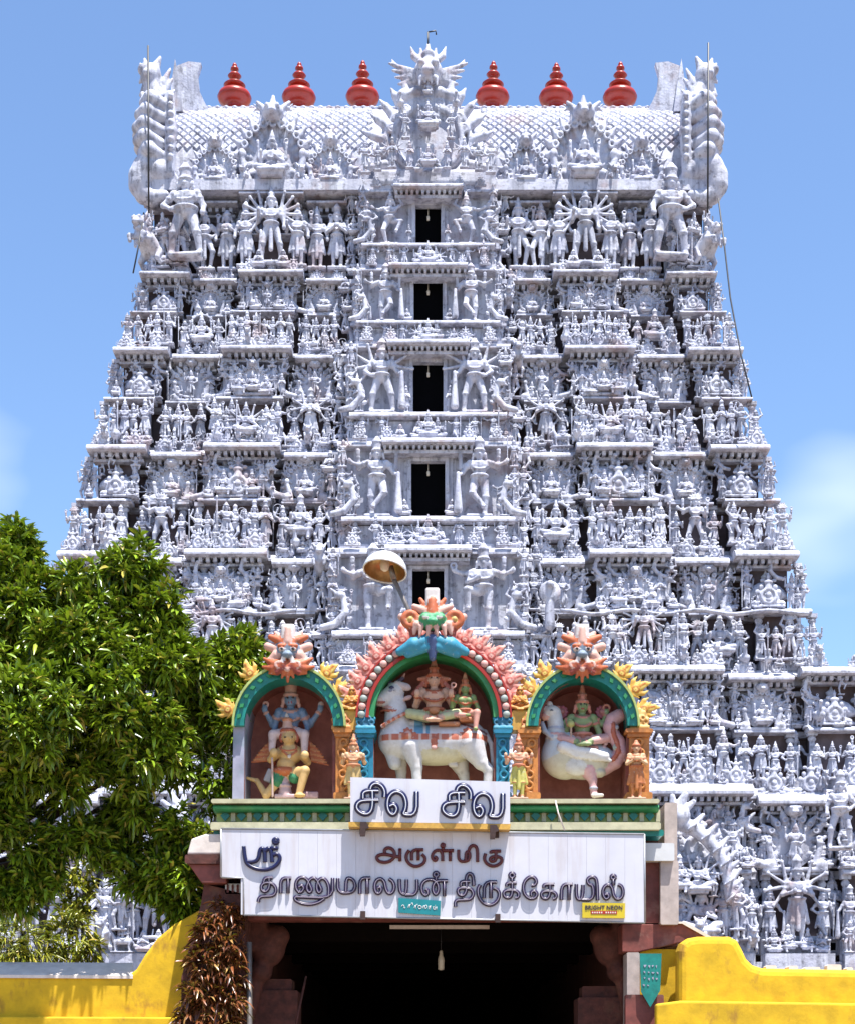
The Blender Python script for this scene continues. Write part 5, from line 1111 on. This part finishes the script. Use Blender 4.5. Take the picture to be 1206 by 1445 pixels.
# red word
RW = [([[(478, 258), (468, 225), (505, 196), (555, 212), (584, 262), (565, 322), (500, 358), (420, 352), (384, 312), (405, 277), (480, 268), (575, 290), (632, 300)], [(636, 208), (636, 345)]], 480),
      ([[(760, 335), (760, 222), (885, 222)], [(830, 222), (830, 335)], [(735, 228), (700, 275), (706, 342), (762, 396), (832, 400), (895, 362), (906, 305), (868, 270)]], 480),
      ([[(1002, 296), (1030, 312), (1012, 340), (982, 325), (975, 272), (1012, 228), (1062, 224), (1086, 262), (1086, 342)], [(1086, 232), (1205, 230)], [(1166, 234), (1166, 342)], [(1090, 200), (1090, 225)], ring((1090, 175), 13)], 480),
      ([[(125, 222), (125, 345), (222, 345), (246, 300), (240, 250), (206, 238), (200, 342)], [(232, 235), (250, 186), (290, 172), (326, 205), (326, 352)]], 630),
      ([[(468, 262), (468, 236), (575, 236)], [(520, 238), (526, 325), (492, 350), (455, 332), (472, 296), (560, 294), (592, 325), (568, 372), (500, 402), (430, 380), (394, 320), (412, 262)]], 630)]
for st, x0 in RW: letter(main, st, x0, 1170, k2, YL, M['dkred'], 2.35)
# second line with neon tubes
L2 = [([[(318, 575), (330, 520), (415, 520)], [(375, 522), (380, 605), (364, 652), (330, 672), (294, 650), (294, 600), (332, 570), (402, 576), (447, 620), (447, 682), (408, 716), (300, 716), (268, 738), (260, 778)]], 330),
      ([[(500, 686), (500, 524), (612, 524)], [(578, 526), (578, 686)]], 330),
      ([[(690, 622), (720, 595), (746, 626), (726, 670), (690, 676), (655, 625), (668, 545), (720, 510), (775, 530), (806, 590), (832, 650), (805, 684), (772, 642), (790, 560), (842, 514), (884, 542), (912, 600), (936, 650), (906, 686), (880, 642), (890, 560), (940, 518), (986, 550), (1012, 622), (1006, 722)], [(1052, 522), (1052, 738), (700, 724), (650, 722), (648, 755), (720, 796), (820, 806), (910, 780), (962, 742)]], 330),
      ([[(-25, 525), (-25, 682), (125, 682), (162, 622), (150, 555), (110, 524), (66, 526), (60, 672)]], 480),
      ([[(210, 692), (210, 524), (322, 524)], [(288, 526), (288, 692)]], 480),
      ([[(400, 632), (426, 614), (441, 650), (414, 690), (380, 680), (362, 620), (380, 550), (430, 524), (470, 560), (482, 640), (512, 692), (558, 680), (577, 620), (560, 560), (520, 530)]], 480),
      ([[(630, 535), (630, 620), (642, 682), (690, 702), (705, 640), (705, 538)], [(690, 702), (816, 702), (816, 540)]], 480),
      ([[(905, 640), (930, 652), (936, 690), (905, 712), (870, 680), (860, 620), (885, 560), (940, 534), (1000, 545), (1040, 590), (1046, 660), (1016, 706), (985, 670), (985, 610), (1010, 562), (1060, 550), (1142, 554)], [(1105, 556), (1105, 716)], ring((1018, 485), 22), [(1018, 507), (1018, 545)]], 480),
      ([[(150, 605), (150, 560), (246, 560)], [(208, 562), (210, 660), (180, 711), (135, 706), (114, 666), (130, 630), (200, 627), (260, 640), (286, 690), (260, 746), (200, 756), (110, 756), (88, 782), (92, 828)], [(205, 548), (214, 490), (246, 470), (280, 500), (286, 604)]], 630),
      ([[(395, 736), (400, 565), (532, 565)], [(468, 567), (468, 736)], [(355, 595), (325, 650), (345, 742), (400, 800), (470, 816), (540, 770), (562, 700), (545, 650), (500, 628)]], 630),
      ([[(636, 612), (636, 575), (742, 575)], [(695, 577), (695, 690), (670, 736), (620, 730), (600, 690), (620, 655), (720, 650), (767, 682), (760, 730), (724, 736)], ring((693, 495), 24), [(693, 520), (693, 572)]], 630),
      ([[(898, 600), (934, 602), (956, 560), (930, 514), (880, 508), (830, 550), (808, 620), (825, 700), (880, 746), (940, 736), (962, 690), (930, 655), (894, 675), (900, 712)]], 630),
      ([[(1030, 627), (1030, 590), (1142, 590)], [(1095, 592), (1095, 690), (1070, 746), (1020, 740), (1000, 700), (1020, 665), (1110, 660), (1162, 690), (1160, 736), (1124, 746)]], 630),
      ([[(236, 757), (241, 590), (357, 590)], [(318, 592), (318, 757)]], 760),
      ([[(395, 588), (395, 700), (410, 750), (450, 752), (465, 680), (465, 596)], [(450, 752), (575, 756), (575, 602), (530, 592), (508, 550), (535, 514), (582, 508), (616, 545), (622, 762)]], 760),
      ([[(700, 700), (730, 690), (746, 722), (715, 752), (685, 720), (674, 660), (700, 605), (746, 590), (780, 630), (790, 710), (830, 757), (882, 732), (896, 670), (880, 610), (838, 590)], ring((788, 515), 21), [(788, 536), (788, 600)]], 760)]
for st, x0 in L2: letter(main, st, x0, 1170, k2, YL, M['indigo'], 2.75, M['tubedim'], .42)
# small plates on the board
f3 = lambda u, v, x0: (x0 + u * k2, 1170 + v * k2)
tp = poly('name_plate', M['tealplate'], [f3(620, 735, 480), f3(1067, 765, 480), f3(1062, 922, 480), f3(620, 890, 480)], YBD + .0, YBD + .055, main); tp['label'] = 'small teal plate with white lettering'
TPS = [[(652, 825), (668, 805), (684, 825), (676, 840), (690, 842)], [(690, 838), (692, 842)], [(722, 838), (732, 805), (750, 808)], [(738, 806), (740, 838)], [(756, 800), (765, 785), (776, 800), (770, 812)], [(788, 842), (795, 815), (812, 812)], [(800, 812), (805, 850)], [(818, 800), (820, 815)], [(830, 840), (832, 818), (850, 815), (868, 830), (858, 850), (835, 850)], [(880, 845), (882, 820), (905, 818)], [(896, 820), (898, 850)], [(905, 850), (925, 835), (922, 815), (908, 812)], [(940, 855), (942, 822), (965, 822)], [(955, 822), (956, 858)], [(985, 825), (988, 855), (1010, 858), (1012, 835), (996, 830)], [(1022, 828), (1024, 860)], [(1008, 812), (1010, 816)]]
for i in range(0, len(TPS), 3): letter(tp, TPS[i:i + 3], 480, 1170, k2, YBD - .003, M['white'], .5)
yp = poly('maker_plate', M['yelplate'], [f3(460, 785, 760), f3(915, 790, 760), f3(912, 950, 760), f3(460, 945, 760)], YBD + .0, YBD + .055, main); yp['label'] = 'small yellow plate with dark lettering and a red strip'
poly('red_strip', M['red'], [f3(550, 872, 760), f3(829, 874, 760), f3(829, 908, 760), f3(550, 906, 760)], YBD - .006, YBD + .002, yp)
def text(par, s, px0, px1, pyb, h, Y, mat, bold=0.0):
    cu = bpy.data.curves.new('text', 'FONT'); cu.body = s; cu.extrude = .02; cu.offset = bold
    ob = bpy.data.objects.new('text', cu); COL.objects.link(ob); bpy.context.view_layer.update()
    me = bpy.data.meshes.new_from_object(ob.evaluated_get(bpy.context.evaluated_depsgraph_get())); bpy.data.objects.remove(ob)
    xs_ = [v.co.x for v in me.vertices]; ys_ = [v.co.y for v in me.vertices]; w = max(xs_) - min(xs_); hh = max(ys_) - min(ys_)
    sx, sy = (px1 - px0) * Y / F / w, h * Y / F / hh
    for v in me.vertices: v.co = ((v.co.x - min(xs_)) * sx, -v.co.z * .3, (v.co.y - min(ys_)) * sy)
    me.materials.clear(); me.materials.append(mat); link('lettering', me, par, W(px0, pyb, Y))
text(yp, 'BRIGHT NEON', 760 + 490 * k2, 760 + 886 * k2, 1170 + 860 * k2, 45 * k2, YBD - .004, M['indigo'], .01)
for i in range(11):
    if i != 5:
        u = 563 + i * 24; poly('lettering', M['coping'], [f3(u, 882, 760), f3(u + 13, 882, 760), f3(u + 13, 898, 760), f3(u, 898, 760)], YBD - .009, YBD - .005, yp)
# small board above
YB2 = 25.62
small = thing('invocation_signboard', 'small white board with large blue outlined lettering fixed above the long signboard', 'signboard', W(606, 1168, YB2))
poly('sheet', M['board'], [(494.5, 1097), (719, 1103.5), (719, 1163), (494.5, 1160)], YB2 + .05, YB2 + .12, small)
poly('bottom_rail', M['gold'], [(492, 1160.3), (720, 1163.3), (719, 1171), (492, 1167)], YB2 + .03, YB2 + .3, small)
for px, py in ((512, 1172), (695, 1176)): poly('clamp', M['rust'], [(px - 4, py - 12), (px + 5, py - 12), (px + 9, py - 4), (px + 4, py - 2), (px + 3, py + 8), (px - 4, py + 8)], YB2 - .03, YB2 + .04, small)
k1 = 240 / 1206.
for dx, dy in ((0, 0), (610, 14)):
    letter(small, [[(112, 188), (112, 131), (222, 131)], [(178, 133), (180, 255), (152, 297), (105, 295), (63, 258), (72, 218), (110, 198), (222, 198)], [(163, 122), (172, 92), (203, 75), (242, 92), (266, 132), (262, 178)]], 490, 1090, k1, YB2 + .03, M['navy'], 4.0, M['tube'], .75, (dx, dy))
    letter(small, [[(300, 240), (330, 224), (353, 255), (340, 295), (312, 301), (285, 262), (284, 200), (308, 152), (350, 133), (397, 155), (417, 212), (411, 268), (390, 303), (490, 303), (490, 138)]], 490, 1090, k1, YB2 + .03, M['navy'], 4.0, M['tube'], .75, (dx, dy))

# ================================================================== PIERS, EAVES, WALLS BESIDE THE PORCH
poly('pier_cornice', M['coping'], [(264, 1206), (270, 1184), (290, 1177), (318, 1177), (318, 1206)], 26.1, 27.2, bevel=.03)
slab('pier_frieze', M['pierred'], 261, 320, 1206.3, 1219, 26.05, 27.2); poly('pier_bracket', M['maroon'], [(266, 1219.3), (320, 1219.3), (320, 1247), (285, 1247)], 26.12, 27.1, bevel=.02)
slab('pier_band', M['white'], 318, 346, 1247.3, 1262, 26.3, 27.0)
for i in range(4): slab('pier_stripe', M['maroon'], 320 + 7 * i, 323 + 7 * i, 1248, 1261, 26.28, 26.4)
poly('pier_shaft', M['pierred'], [(256, 1640), (256, 1380), (284, 1275), (288, 1247.5), (347, 1262.3), (347, 1640)], 26.3, 26.74)
MB().tube([W(352, 1330, 26.2), W(353, 1640, 26.2)], .045, 8).build('drain_pipe', M['steel'], porch)
# right pier
slab('pier_cap', M['white'], 904, 951, 1190, 1215, 26.25, 27.2); slab('pier_recess', M['maroon'], 905, 931, 1215.3, 1303, 26.5, 27.2); slab('pier_shaft', M['palepier'], 931.3, 957, 1215.3, 1305, 26.35, 27.2)
poly('side_eave', M['maroon'], [(877, 1304), (962, 1304), (1016, 1332), (1012, 1337), (960, 1331), (900, 1344), (877, 1344)], 26.5, 27.6, bevel=.02)
poly('eave_coping', M['coping'], [(930, 1301), (966, 1301), (1017, 1330), (1013, 1332.5), (962, 1303.7), (930, 1303.7)], 26.45, 27.6)
slab('side_post', M['palepier'], 884, 902, 1344.4, 1640, 26.4, 26.9); slab('side_post_base', M['maroon'], 882, 936, 1404, 1640, 26.2, 26.38)
slab('side_wall', M['yellow'], 902.5, 962, 1340, 1640, 26.6, 27.1)
o = slab('rear_pier', M['palepier'], 937, 955, 1133, 1640, 27.3, 28.0)
bn = poly('pennant_banner', M['teal'], [(902, 1346), (933, 1346), (931, 1398), (917, 1422), (904, 1400)], 26.1, 26.13, None)
bn.parent = None; bn.location = (0, 0, 0); me = bn.data
for v in me.vertices: v.co.x += porch.location.x; v.co.y += porch.location.y
tag(bn, 'green pointed cloth banner hanging below the red eave beside the yellow wall', 'banner')
for i in range(14): mx, my = 906 + (i % 4) * 6 + rnd(0, 2), 1362 + (i // 4) * 9 + rnd(-1, 1); poly('mark', M['lilac'], [(mx, my), (mx + rnd(2, 4.5), my + rnd(-1, 1)), (mx + rnd(1, 3), my + rnd(2, 4)), (mx + .5, my + 2)], 26.09, 26.098, bn)
bl = thing('hanging_lamp', 'small white hanging lamp inside the dark porch opening', 'lamp', W(622, 1340, 29))
MB().tube([W(622, 1306, 29), W(622, 1345, 29)], .008, 6).build('cord', M['wire'], bl); MB().lathe([(.01, 0), (.055, .02), (.06, .2), (.05, .24), (.035, .27), (.03, .34), (.01, .36)], W(622, 1370, 29), 10).build('bulb', M['bulb'], bl)
MB().tube([W(432, 1378, 27.1), W(418, 1445, 27.0), W(405, 1500, 26.9)], .02, 6).build('loose_pole', M['pierred'], porch)
MB().tube([W(783, 1130, 25.95), W(787, 1148, 25.93), W(796, 1172, 25.93)], .012, 6).build('loose_wire', M['coping'], porch)

# compound walls
wr = thing('compound_wall', 'bright yellow compound wall with a rounded raised end right of the porch', 'wall', W(1100, HZ + CZ * F / 26.2, 26.2))
cv = [(957, 1640), (957, 1342), (961, 1331), (971, 1324), (985, 1321.5), (1030, 1321.5), (1041, 1327), (1048, 1340), (1054, 1353), (1063, 1362), (1077, 1366.5), (1210, 1369), (1800, 1373), (1800, 1640)]
poly('wall_body', M['yellow'], cv, 25.95, 26.42, wr, .12)
poly('wall_plinth', M['yellow'], [(925, 1640), (925, 1417), (960, 1412.5), (1200, 1416), (1800, 1420), (1800, 1640)], 25.75, 25.948, wr, .04)
for i in range(9): slab('broken_coping_stone', M['coping'], 1080 + i * 27 + rnd(0, 9), 1104 + i * 27 + rnd(-9, 2), 1366 - rnd(0, 5), 1371.5, 26.05 + rnd(0, .1), 26.35, wr)
wl_ = thing('compound_wall', 'tree-shaded yellow compound wall with pale coping left of the porch', 'wall', W(100, HZ + CZ * F / 26.6, 26.6))
poly('wall_body', M['yellow'], [(-700, 1640), (-700, 1374), (178, 1379), (192, 1368), (204, 1348), (222, 1324), (246, 1304), (280, 1285), (318, 1268), (348, 1262), (348, 1640)], 26.75, 27.35, wl_, .06)
a = W(-700, 1374, 26.75); b = W(188, 1379, 26.75); c = W(-700, 1356, 27.3); d = W(188, 1361, 27.3)
m = MB().add([a, b, d, c, a + Vector((0, 0, -.05)), b + Vector((0, 0, -.05)), d + Vector((0, 0, -.3)), c + Vector((0, 0, -.3))], [(0, 1, 2, 3), (4, 7, 6, 5), (0, 4, 5, 1), (1, 5, 6, 2), (2, 6, 7, 3), (3, 7, 4, 0)])
m.v = [(p[0], p[1] - .03, p[2] + .02) for p in m.v]; m.build('coping', M['coping'], wl_)
poly('wall_plinth', M['yellow'], [(-700, 1640), (-700, 1432), (250, 1436), (250, 1640)], 26.55, 26.748, wl_, .03)

# ================================================================== FLOODLIGHT on the porch roof
fl = thing('floodlight', 'white domed floodlight on a leaning pole above the middle arch', 'floodlight', W(594, 1130, 28.2))
p0, p1, p2 = W(600, 1131, 28.2), W(585, 878, 28.2), W(556, 818, 28.0)
MB().tube([p0, p1 + Vector((0, 0, -.1)), p1, p2], .04, 8).build('pole', M['steel'], fl)
rot = Euler((R(-14), R(8), 0)); ctr = W(543, 806, 27.95); Rr = .375
outer = [(Rr * math.cos(R(a)) * 1.0, Rr * .86 * math.sin(R(a))) for a in range(0, 90, 8)] + [(.01, Rr * .86)]
def dome(prof, name, mat, flip=False):
    m = MB().lathe(prof, n=32); m.f = m.f[:-2]; m.sm = m.sm[:-2]
    me = m.mesh(name, mat); return link(name, me, fl, ctr, rot)
dome(outer, 'shade', M['enamel']); dome([(r * .955 + .0, z * .95 + .004) for r, z in outer][::-1], 'reflector', M['reflector'])
rim = MB().tube([(Rr * .985 * math.cos(R(a)), Rr * .985 * math.sin(R(a)), 0) for a in range(0, 361, 10)], .014, 6).mesh('rim', M['enamel']); link('rim', rim, fl, ctr, rot)
MB().lathe([(.02, 0), (.07, .03), (.09, .12), (.05, .24), (.03, .3)], ctr + Vector((0, .02, -.0)), 14).build('lamp_bulb', M['bulb'], fl)
MB().tube([p2, ctr + Vector((.1, .06, .1))], .05, 8).build('neck', M['steel'], fl)

# ================================================================== VEGETATION
def leaves(tips, nper, ln, wid, droop, name, mat, parent, seed=1, bright=None):
    """clusters of folded lance leaves; tips = (n,3) array of shoot ends, dirs (n,3)"""
    rg = np.random.default_rng(seed); P0, Dr = tips; n = len(P0) * nper
    P0 = np.repeat(P0, nper, 0); Dr = np.repeat(Dr, nper, 0)
    az = rg.uniform(0, 2 * np.pi, n); sp = rg.uniform(.25, 1.15, n)
    up = np.array([0, 0, 1.]); a = np.cross(Dr, up); a /= np.maximum(np.linalg.norm(a, axis=1, keepdims=True), 1e-6); b = np.cross(a, Dr)
    d = Dr * np.cos(sp)[:, None] + (a * np.cos(az)[:, None] + b * np.sin(az)[:, None]) * np.sin(sp)[:, None]
    d[:, 2] += .1; d /= np.linalg.norm(d, axis=1, keepdims=True)
    L_ = ln * rg.uniform(.4, 1.25, n); w = wid * rg.uniform(.8, 1.2, n)
    side = np.cross(d, up); side /= np.maximum(np.linalg.norm(side, axis=1, keepdims=True), 1e-6)
    tw = rg.uniform(-.9, .9, n); nrm = np.cross(side, d); side2 = side * np.cos(tw)[:, None] + nrm * np.sin(tw)[:, None]; nrm2 = np.cross(side2, d)
    P0 = P0 + d * (rg.uniform(-.12, .05, n) * 1.0)[:, None]
    g = np.array([0, 0, -1.]); dr = droop * rg.uniform(.4, 1.5, n)
    def at(t): return P0 + d * (L_ * t)[:, None] + g * (dr * L_ * t * t)[:, None]
    f = nrm2 * (w * .28)[:, None]
    c0, c1, c2, c3 = at(0), at(.35), at(.7), at(1.0)
    V = np.stack([c0, c1 - f * 0, c2, c3, c1 + side2 * (w * .5)[:, None] + f, c2 + side2 * (w * .42)[:, None] + f, c1 - side2 * (w * .5)[:, None] + f, c2 - side2 * (w * .42)[:, None] + f], 1).reshape(-1, 3)
    base = np.arange(n)[:, None] * 8
    T4 = np.array([[0, 4, 1, 1], [1, 4, 5, 2], [2, 5, 3, 3], [0, 1, 6, 6], [1, 2, 7, 6], [2, 3, 7, 7]])
    tri = np.array([[0, 4, 1], [1, 4, 5], [1, 5, 2], [2, 5, 3], [0, 1, 6], [1, 2, 7], [1, 7, 6], [2, 3, 7]])
    Q = (base[:, :, None] + tri[None]).reshape(-1, 3)
    c = np.zeros((n, 3)); c[:, 0] = np.clip(rg.normal(.45, .3, n), 0, 1); c[:, 1] = np.where(rg.random(n) < .09, rg.uniform(.3, 1, n), 0)
    me = mesh_np(name, V - np.array(wl(parent)), Q, mat, np.repeat(c, 8, 0), True); return link(name, me, parent, wl(parent))
def blob_tips(blobs, dens, rg):
    """shoot ends on lumpy shells; blobs = (px,py,Y,radius px)"""
    Ps, Ds = [], []
    for px, py, Y, r in blobs:
        c = np.array(W(px, py, Y)); rm = r * Y / F; n = int(dens * rm * rm * 4 * math.pi)
        v = rg.normal(size=(n, 3)); v /= np.linalg.norm(v, axis=1, keepdims=True)
        q = rm * (rg.uniform(.5, 1.0, n) ** .45) * (1 + .16 * np.sin(5 * v[:, 0] + 3 * px) * np.sin(4 * v[:, 2] + py))
        p = c + v * q[:, None] * np.array([1, .85, 1]); d = v * .75 + rg.normal(size=(n, 3)) * .35 + np.array([0, -.1, .15]); d /= np.linalg.norm(d, axis=1, keepdims=True)
        Ps.append(p); Ds.append(d)
    return np.concatenate(Ps), np.concatenate(Ds)
rg = np.random.default_rng(3)
tree = thing('mango_tree', 'dense mango tree with glossy drooping leaves beside the porch', 'tree', (-9.6, 29.4, 0))
tr = MB(); base = Vector((-9.6, 29.4, 0)); fork = Vector((-9.2, 28.6, 4.6))
tr.tube([base, base + Vector((.05, 0, 1.6)), fork], [.42, .33, .28], 12)
BL = [(28, 800, 27.6, 52), (18, 768, 27.8, 34), (60, 850, 27.4, 45), (110, 838, 27.6, 45), (155, 808, 27.4, 42), (200, 840, 27.4, 46), (232, 868, 27.6, 34), (30, 905, 27.0, 66), (110, 905, 26.8, 66), (190, 915, 27.0, 62), (250, 925, 27.6, 44), (55, 985, 26.8, 70), (150, 985, 26.6, 72), (230, 985, 27.2, 60), (290, 985, 27.9, 46), (322, 945, 28.3, 30), (335, 935, 28.4, 22), (345, 965, 28.4, 22), (318, 985, 28.4, 30), (20, 1065, 26.6, 66), (110, 1070, 27.2, 70), (200, 1065, 27.2, 66), (275, 1060, 27.7, 50), (310, 1040, 28.2, 34), (305, 1110, 28.2, 30), (50, 1130, 27.2, 58), (140, 1140, 27.6, 60), (225, 1135, 27.6, 54), (10, 1180, 26.8, 46), (80, 1185, 27.4, 36), (265, 1185, 27.8, 36), (215, 1195, 27.8, 30), (165, 1195, 28, 22), (245, 1225, 27.4, 26), (205, 1240, 27.6, 18), (255, 1262, 27.4, 14), (20, 1235, 27.2, 36), (60, 1225, 27.4, 26), (5, 1275, 27.0, 26), (-60, 900, 27.5, 110), (-70, 1060, 27.2, 120), (-60, 1180, 26.8, 70), (238, 1240, 27.6, 18), (285, 1222, 27.6, 18), (60, 1010, 25.9, 60)]
for i, (px, py, Y, r) in enumerate(BL):
    if r > 40:
        e = W(px, py, Y); mid = fork.lerp(e, .5) + Vector((rnd(-.3, .3), rnd(-.2, .2), rnd(-.5, -.1))); tr.tube([fork, mid, e], [.13, .08, .03], 6)
tr.build('trunk', M['bark'], tree)
BL = [(x, y, Y - (.28 if x < 250 else .15 if x < 290 else 0), r) for x, y, Y, r in BL]
clumps = []
for px, py, Y, r in BL:
    n = max(4, int(r * r / (330 if py < 1085 else 520)))
    if px > -20: r *= rg.uniform(.95, 1.25)
    for k in range(n):
        v = rg.normal(size=3); v /= np.linalg.norm(v); q = r * (rg.uniform(.45, .95) if rg.random() < .84 else rg.uniform(1.0, 1.28))
        clumps.append((px + v[0] * q, py - v[2] * q, Y + v[1] * q * Y / F, rg.uniform(13, 34)))
tips = blob_tips(clumps, 34.0, rg)
print('tips', len(tips[0]))
leaves(tips, 9, .225, .060, .25, 'crown', M['leaf'], tree, 5)
def shrub(label, blobs, nper, ln, wid, droop, dens, seed, stems=5, name='shrub', leafm=None):
    leafm = leafm or M['shrub']
    px, py, Y, r = blobs[0]; b = W(px, py, Y); b.z = 0
    t_ = thing(name, label, 'shrub', b, None); leaves(blob_tips(blobs, dens, rg), nper, ln, wid, droop, 'foliage', leafm, t_, seed)
    m = MB()
    for q in blobs:
        e = W(q[0], q[1], q[2]); m.tube([b + Vector((rnd(-.1, .1), rnd(-.1, .1), 0)), b.lerp(e, .6), e], [.04, .03, .015], 6)
    m.build('stem', M['bark'], t_)
shrub('low yellow-green grassy clump behind the left wall', [(20, 1335, 32, 34), (55, 1342, 32, 24), (-15, 1335, 32, 34)], 9, .36, .03, .5, 26, 21)
shrub('sunlit yellow-green bush with narrow leaves behind the left wall coping', [(98, 1322, 32.5, 34), (124, 1338, 32.5, 20)], 9, .30, .045, .4, 26, 22)
shrub('tall yellowing shrub under the mango tree', [(108, 1260, 33.5, 26), (102, 1290, 33.5, 24), (118, 1232, 33.5, 16)], 9, .2, .06, .3, 30, 23)

shrub('dry brown creeper tangled over the red pier left of the dark opening', [(312, 1290, 26.2, 20), (300, 1320, 26.15, 24), (325, 1335, 26.15, 20), (290, 1360, 26.1, 26), (320, 1375, 26.15, 24), (285, 1400, 26.1, 28), (318, 1415, 26.15, 26), (275, 1440, 26.1, 26), (312, 1452, 26.1, 28), (330, 1300, 26.2, 14)], 8, .20, .045, .5, 60, 31, name='dry_creeper', leafm=M['dryleaf'])
